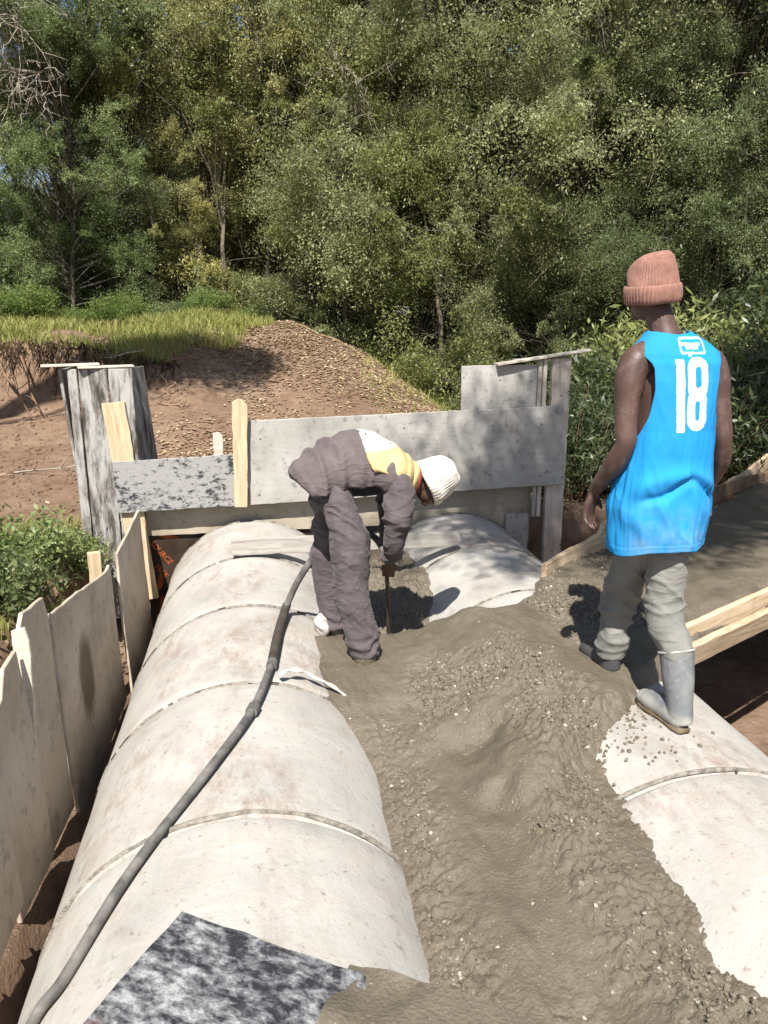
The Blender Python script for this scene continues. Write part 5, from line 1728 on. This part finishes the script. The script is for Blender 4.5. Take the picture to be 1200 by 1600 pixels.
def overhang(seed, base, cc, rad, ncl, nleaf, label, leaf=.075, clr=.42):
    rg = np.random.default_rng(seed); base = np.array(base, float); cc = np.array(cc, float)
    k = np.linspace(0, 1, 10)[:, None]
    top = cc + np.array([0, 0, .6]); mid = np.array([base[0] * .85 + cc[0] * .15, base[1] * .85 + cc[1] * .15, cc[2] * .95])
    trunk = (1 - k) ** 2 * base + 2 * k * (1 - k) * mid + k ** 2 * top
    paths = [(trunk, .2, .04)]
    g = rg.normal(0, 1, (ncl, 3)); g /= np.linalg.norm(g, axis=1)[:, None]
    c = cc + g * np.array(rad) * rg.uniform(.2, 1, (ncl, 1)) ** .6
    for i in range(ncl):
        st = trunk[rg.integers(5, 10)]; m2 = (st + c[i]) / 2 + rg.normal(0, .2, 3)
        u = np.linspace(0, 1, 6)[:, None]
        paths.append(((1 - u) ** 2 * st + 2 * u * (1 - u) * m2 + u ** 2 * c[i], .03, .008))
    V, F = tube_np(paths, 6)
    n = ncl * nleaf; ix = np.repeat(np.arange(ncl), nleaf)
    pos = c[ix] + rg.normal(0, 1, (n, 3)) * clr * rg.uniform(.5, 1.1, (ncl, 1))[ix] * np.array([.6, .6, .45])
    root = empty('overhanging_tree', tuple(base)); inv = Matrix.Translation(base).inverted()
    t = link('trunk', np_mesh('trunk', V, F), MAT['bark'], root); t.matrix_parent_inverse = inv
    l = link('crown', leaf_mesh('crown', pos, leaf * rg.uniform(.6, 1.3, n), rg.uniform(0, 1, n), rg), MAT['leafA'], root); l.matrix_parent_inverse = inv
    tag(root, label, 'tree')


overhang(31, (6.2, .6, -.3), (1.75, .45, 7.3), (2.6, 1.2, .7), 84, 330, 'tree outside the right photo edge, its boughs dappling the slab')
overhang(33, (7.4, 1.6, -.2), (4.3, 3.3, 7.4), (1.9, 1.05, .6), 64, 380, 'tree outside the right photo edge, shading the dark undergrowth')
overhang(32, (-6.8, 5.8, -.2), (-2.25, 7.0, 7.2), (1.35, .85, .6), 46, 420, 'tree outside the left photo edge, its bough shading the mound')


# shrubs and undergrowth
def gen_bush(seed, r, h, n, leaf, aspect=.42, stems=9, droop=.0, long=False, nsp=40):
    rg = np.random.default_rng(seed); paths = []; pos = []
    per = n // nsp
    for i in range(nsp):
        a = rg.uniform(0, 6.28); q = rg.uniform(.1, 1) ** .6 * r; e = np.array([math.cos(a) * q, math.sin(a) * q, h * rg.uniform(.35, 1.0) * (1 - .35 * (q / r) ** 2)])
        b0 = np.array([math.cos(a) * q * .25, math.sin(a) * q * .25, -.05]); m2 = (b0 + e) / 2 + np.array([0, 0, .12 * h]) + rg.normal(0, .05 * r, 3)
        u = np.linspace(0, 1, 6)[:, None]; pts = (1 - u) ** 2 * b0 + 2 * u * (1 - u) * m2 + u ** 2 * e
        paths.append((pts, .006 + .006 * r, .002))
        uu = rg.uniform(.3, 1.05, per)[:, None]
        pos.append((1 - uu) ** 2 * b0 + 2 * uu * (1 - uu) * m2 + uu ** 2 * e + rg.normal(0, .11 * r + leaf * .4, (per, 3)) * np.array([1, 1, .8]))
    pos = np.concatenate(pos); m = len(pos)
    V, F = tube_np(paths, 5)
    lm = leaf_mesh('foliage', pos, leaf * rg.uniform(.55, 1.35, m), np.repeat(rg.uniform(0, 1, nsp), per) * .5 + rg.uniform(0, .5, m), rg, aspect=aspect, droop=droop)
    return np_mesh('stems', V, F), lm


def place_bush(var, x, y, s, rz, mat, label, cat='shrub', group=None, name='leafy_shrub', z=None, sz=None):
    root = empty(name, (x, y, tz(x, y) - .02 if z is None else z), (0, 0, rz)); root.scale = (s, s, s if sz is None else sz)
    for nm, me, m in (('stems', var[0], MAT['twig_brown']), ('foliage', var[1], MAT[mat])):
        o = bpy.data.objects.new(nm, me); COL.objects.link(o); o.parent = root
        if not me.materials: me.materials.append(m)
        o.material_slots[0].link = 'OBJECT'; o.material_slots[0].material = m
    tag(root, label, cat, group)
    return root


B1 = gen_bush(41, .75, .85, 9000, .065)
B2 = gen_bush(42, .8, 1.3, 9000, .085, .30, droop=.3)
B3 = gen_bush(43, .42, .55, 3600, .055, .5, nsp=30)
BL = gen_bush(44, .8, 1.5, 5200, .115, .22, droop=.35, nsp=60)
GB = 'bright shrubs along the top of the bank'
for i, (x, y, s, lab, mt) in enumerate((
        (-4.6, 13.4, .8, 'bright green shrub at the left photo edge on the bank', 'leafE'), (-3.7, 13.2, .8, 'rounded bright green shrub second from the left on the bank', 'leafE'),
        (-3.0, 13.6, .7, 'small bright green shrub third from the left on the bank', 'leafE'), (-2.3, 13.3, .75, 'bright green shrub above the grey board column', 'leafE'),
        (-1.6, 13.9, .7, 'darker green shrub left of the soil mound crest', 'leafC'), (-.9, 14.0, .7, 'bright green shrub touching the soil mound shadow', 'leafE'),
        (-.2, 14.3, .7, 'leafy green shrub on the crest of the mound', 'leafE'), (.5, 14.5, .6, 'small green shrub right of the mound crest', 'leafE'),
        (2.1, 14.3, .8, 'olive shrub behind the right flank of the mound', 'leafA'), (2.85, 13.5, .85, 'yellowish shrub at the right foot of the mound', 'leafB'),
        (3.5, 12.4, .9, 'grey green shrub beyond the mound beside the upper panel', 'leafD'), (3.5, 11.2, 1.0, 'dark shrub behind the small upper panel', 'leafC'))):
    place_bush((B1, B2, B3)[i % 2], x, y + .35, s * .78, i * 1.3, mt, lab, 'shrub', GB, sz=s * .62)
for i, (x, y, s_, mt, lab) in enumerate(((-6.5, 18.2, 2.2, 'leafA', 'understorey thicket at far left between the trunks'), (-4.2, 18.6, 2.0, 'leafC', 'dark understorey thicket second from the left'),
        (-2.2, 18.8, 1.9, 'leafA', 'olive understorey thicket beneath the sky gaps'), (-.6, 17.4, 1.5, 'leafB', 'sunlit understorey thicket left of the mound crest'),
        (-8.8, 20.5, 2.6, 'leafC', 'dark understorey thicket beyond the left edge'), (1.2, 17.4, 1.8, 'leafA', 'olive understorey thicket behind the mound crest'), (-5.0, 24.5, 3.0, 'leafA', 'deep understorey thicket far behind the left trunks'), (-1.2, 25.0, 2.8, 'leafC', 'deep dark thicket far behind the gap'))):
    place_bush(B2, x, y, s_, i * 1.9, mt, lab, 'thicket', 'understorey thickets', 'understorey_thicket')
GR = 'shrubs behind the right end of the formwork'
for i, (v, x, y, s, mt, lab) in enumerate((
        (BL, 3.05, 7.3, .85, 'leafX', 'dark long leaved shrub right behind the dusty post'), (BL, 3.75, 7.6, .95, 'leafX', 'long leaved shrub left of the standing man'),
        (BL, 4.7, 7.6, 1.05, 'leafX', 'dark long leaved shrub hidden behind the jersey'), (BL, 5.3, 8.2, 1.05, 'leafX', 'long leaved shrub right of the knit cap'),
        (BL, 6.3, 8.4, 1.1, 'leafX', 'dark long leaved shrub at the right photo edge'), (B2, 4.0, 9.0, 1.3, 'leafX', 'tall dark shrub behind the dusty post'),
        (B2, 5.4, 9.6, 1.5, 'leafA', 'tall olive shrub behind the knit cap'), (B2, 7.0, 9.6, 1.5, 'leafX', 'tall dark shrub behind the right shoulder'), (B1, 2.75, 8.6, .9, 'leafX', 'low dark shrub left of the dusty post'))):
    place_bush(v, x, y, s, i * 2.1, mt, lab, 'shrub', GR)
GW = 'weeds beside the left plywood sheets'
for i, (v, x, y, s, mt, lab) in enumerate((
        (B3, -1.62, 5.35, .75, 'leafW', 'fresh green weed against the foot of the grey board column'), (B3, -1.95, 5.0, .95, 'leafW', 'leafy weed clump in the middle of the left trench edge'),
        (B3, -1.55, 4.55, .85, 'leafC', 'dark weed clump just behind the wide plywood sheet'), (B3, -2.1, 4.45, .8, 'leafD', 'pale dusty weed at the left photo edge'),
        (B3, -2.35, 5.7, .8, 'leafE', 'bright weed at the left photo edge above the dusty one'), (B3, -1.42, 5.75, .6, 'leafW', 'small weed squeezed beside the grey board column'))):
    place_bush(v, x, y, s, i * 1.7, mt, lab, 'weed', GW, 'weed_clump')


# grass on the bank: one mass nobody could count
def grass(name, n, xr, yr, hgt, label, mask=None, seed=1):
    rg = np.random.default_rng(seed); x = rg.uniform(*xr, n); y = rg.uniform(*yr, n)
    k = fbm(P2(x, y, 1.3), 3) + rg.uniform(-.15, .15, n) > .42
    if mask is not None: k &= mask(x, y)
    x, y = x[k], y[k]; n = len(x); z = terr(x, y)
    h = hgt * rg.uniform(.4, 1.3, n); a = rg.uniform(0, 6.28, n); w = .006 + .006 * rg.uniform(0, 1, n)
    b_ = np.stack([x, y, z - .01], 1); s = np.stack([np.cos(a), np.sin(a), 0 * a], 1) * w[:, None]
    ln = rg.normal(0, .35, (n, 2)) * h[:, None]
    m_ = b_ + np.stack([ln[:, 0] * .4, ln[:, 1] * .4, h * .6], 1); t = b_ + np.stack([ln[:, 0], ln[:, 1], h], 1)
    V = np.stack([b_ - s, b_ + s, m_ + s * .7, m_ - s * .7, t + s * .15, t - s * .15], 1).reshape(-1, 3)
    i = np.arange(n)[:, None] * 6
    F = np.concatenate([i + np.array([[0, 1, 2, 3]]), i + np.array([[3, 2, 4, 5]])])
    me = np_mesh(name, V, F, False); attr(me, 'rnd', np.tile(rg.uniform(0, 1, n), 2), 'FACE')
    return tag(link(name, me, MAT['grass']), label, kind='stuff')


grass('bank_grass', 52000, (-8, .2), (11.0, 14.8), .16, 'yellow green grass along the top of the left bank', lambda x, y: x < -1.55 + 1.3 * (y - 11.0) * .8 + 1.1 * (fbm(P2(x, y, 2.1, 7), 3) - .5), 3)
grass('flank_grass', 1600, (1.4, 3.6), (10.0, 13.5), .12, 'thin grass on the right flank of the mound', None, 4)
grass('trench_grass', 2200, (-3.2, -1.35), (3.8, 6.4), .14, 'sparse grass between the weeds by the left trench', None, 5)

# fallen leaves
rg = np.random.default_rng(9)
n = 62000
lx = rg.uniform(-2.6, 4.2, n); ly = rg.uniform(7.2, 13.6, n)
k = (fbm(P2(lx, ly, .9, 4), 3) + rg.uniform(-.2, .2, n) > .46) & (lx > -1.5 + rg.uniform(-.5, .5, n)) & (rg.uniform(0, 1, n) < .35 + .65 * sstep(-1.2, .3, lx))
lx, ly = lx[k], ly[k]
lp = np.stack([lx, ly, terr(lx, ly) + .018], 1)
V, F = leaf_quads(lp, .046 * rg.uniform(.4, 1.9, len(lp)), rg, 2.5, .45)
# lay them flat on the slope
V[:, 2] = np.repeat(lp[:, 2], 4) + (V[:, 2] - np.repeat(lp[:, 2], 4)) * .35
me = np_mesh('fallen_leaves', V, F, False); attr(me, 'rnd', rg.uniform(0, 1, len(lp)), 'FACE')
tag(link('fallen_leaves', me, MAT['litter']), 'dry fallen leaves scattered over the brown mound', kind='stuff')
# clods on the bare soil
n = 2600
x = np.concatenate([rg.uniform(-5, 3.5, n // 2), rg.uniform(-3.4, -1.35, n // 2)]); y = np.concatenate([rg.uniform(6.6, 12, n // 2), rg.uniform(3.0, 11, n // 2)])
me = pebbles('soil_clods', np.stack([x, y, terr(x, y)], 1), rg.uniform(.008, .035, len(x)), 21)
tag(link('soil_clods', me, MAT['soil']), 'small clods of brown soil on the bare ground', kind='stuff')

# roots and sticks on the cut bank
GS = 'sticks and roots on the left bank'
sticks = [((-2.85, 10.9, .55), (-2.62, 11.0, 1.16), .022, 'pale branched stick standing against the cut bank', 'twig'), ((-2.6, 10.9, 1.05), (-2.0, 11.0, .95), .012, 'thin pale root arching behind the column top', 'twig'),
          ((-3.35, 10.75, 1.0), (-2.95, 10.5, .30), .018, 'dark root hanging down the cut bank at left', 'twig_brown'), ((-3.1, 10.8, 1.1), (-2.75, 10.3, .25), .015, 'second dark root hanging down the cut bank', 'twig_brown'),
          ((-1.35, 10.3, .52), (-.85, 9.9, .28), .016, 'dark stick lying on the mound beside the column', 'twig_brown'), ((-1.15, 10.5, .75), (-1.22, 10.3, .45), .014, 'short forked stick poking from the mound', 'twig_brown'),
          ((-2.75, 8.2, .0), (-1.55, 8.7, .05), .010, 'long thin pale twig on the bare ground at left', 'twig'), ((-1.3, 10.9, 1.0), (-.7, 11.2, 1.15), .014, 'brown stick across the shaded soil', 'twig_brown'),
          ((-2.15, 11.0, 1.05), (-1.55, 11.0, 1.15), .014, 'grey root along the lip of the cut bank', 'twig'), ((-.2, 9.0, .12), (.3, 9.15, .14), .010, 'small twig on the mound foot behind the flaked plank', 'twig')]
for i, (a, b_, r_, lab, mt) in enumerate(sticks):
    rg2 = random.Random(i); a = Vector(a); b_ = Vector(b_)
    a.z = max(a.z, tz(a.x, a.y) + r_ * .5) if i not in (0, 1, 2, 3) else a.z
    if i not in (0, 1, 2, 3): b_.z = max(tz(b_.x, b_.y) + r_ * .5, b_.z)
    pts = [a + (b_ - a) * t + Vector((rg2.uniform(-.04, .04), rg2.uniform(-.03, .03), rg2.uniform(-.03, .04))) * (1 if 0 < t < 1 else 0) for t in (0, .25, .5, .75, 1)]
    mb = MB(); sp = smooth_path(pts, None, 4); mb.tube(sp, [r_ * (1 - .6 * j / len(sp)) for j in range(len(sp))], 7)
    for q in range(3):
        s0 = Vector(sp[int(len(sp) * (.3 + .2 * q))]); e = s0 + Vector((rg2.uniform(-.2, .2), rg2.uniform(-.1, .1), rg2.uniform(-.05, .22)))
        mb.tube([s0, (s0 + e) / 2 + Vector((.02, 0, .02)), e], [r_ * .5, r_ * .35, r_ * .15], 5)
    tag(link('fallen_stick' if i > 3 else 'root', mb.mesh('stick'), MAT[mt]), lab, 'stick', GS)

# tangle of fine roots under the lip of the cut bank
rg = np.random.default_rng(77); paths = []
for i in range(420):
    x = rg.uniform(-6.5, -1.2); y = 10.98 + rg.normal(0, .05); z = tz(x, y + .1) + .05
    L = rg.uniform(.15, .75); d = np.array([rg.normal(0, .35), -rg.uniform(.12, .45), -1.0]); d /= np.linalg.norm(d)
    k = np.linspace(0, 1, 7)[:, None]
    pts = np.array([x, y, z]) + d * L * k + np.cumsum(rg.normal(0, .022, (7, 3)), 0); paths.append((pts, rg.uniform(.004, .013), .002))
V, F = tube_np(paths, 4)
tag(link('root_tangle', np_mesh('root_tangle', V, F), MAT['root_dark']), 'dark tangle of fine roots hanging from the cut bank at left', kind='stuff')

# weathered stumps among the weeds
for i, (x, y, h, r_, lab) in enumerate(((-2.18, 5.15, .42, .03, 'leaning weathered stake among the weeds at left'), (-2.02, 5.3, .36, .026, 'short broken stake beside the leaning one'))):
    z = tz(x, y); mb = MB()
    mb.tube(smooth_path([(x, y, z - .1), (x + .02, y, z + h * .5), (x + .05 * (1 - 2 * i), y, z + h)], None, 4), [r_ * (1.1 - .03 * k) for k in range(9)], 9)
    tag(link('broken_stake', mb.mesh('broken_stake'), MAT['grey_wood']), lab, 'stake')

# bleached dead branches hanging in the wood


def dead_branch(x, y, z, n, L, label, seed):
    rg = np.random.default_rng(seed); paths = []
    base = np.array([x, y, z]); 
    main = [base + np.array([rg.normal(0, .15), 0, 0]) + np.array([.15, -.1, -.5]) * L * t for t in np.linspace(0, 1, 6)]
    main = np.array(main) + np.cumsum(rg.normal(0, .05, (6, 3)), 0); paths.append((main, .03, .01))
    for i in range(n):
        s0 = main[rg.integers(0, 6)]; d = rg.normal(0, 1, 3); d[2] -= .6; d /= np.linalg.norm(d); l = rg.uniform(.3, 1.0) * L * .6
        k = np.linspace(0, 1, 6)[:, None]; pts = s0 + d * l * k + np.array([0, 0, -.25]) * l * k ** 2 + np.cumsum(rg.normal(0, .03, (6, 3)), 0); paths.append((pts, .010, .003))
        for q in range(4):
            s1 = pts[rg.integers(1, 6)]; d2 = rg.normal(0, 1, 3); d2[2] -= .5; d2 /= np.linalg.norm(d2); e = s1 + d2 * l * .45
            paths.append((np.stack([s1, (s1 + e) / 2 + rg.normal(0, .03, 3), e]), .006, .002))
    V, F = tube_np(paths, 4)
    tag(link('dead_branch', np_mesh('dead_branch', V, F), MAT['twig']), label, 'dead branch', 'bleached dead branches in the wood')


for i, (x, y, z, n, L, lab) in enumerate(((-4.0, 13.4, 6.6, 60, 1.9, 'bleached twiggy branch hanging in the top left corner'), (-3.55, 13.5, 5.3, 30, 1.0, 'bleached twig fan below the top left one'),
        (1.6, 14.6, 6.0, 22, 1.6, 'grey twiggy branch hanging over the mound'), (9.2, 10.9, 6.4, 30, 1.6, 'pale twigs in the top right corner'))):
    dead_branch(x, y, z, n, L, lab, 60 + i)
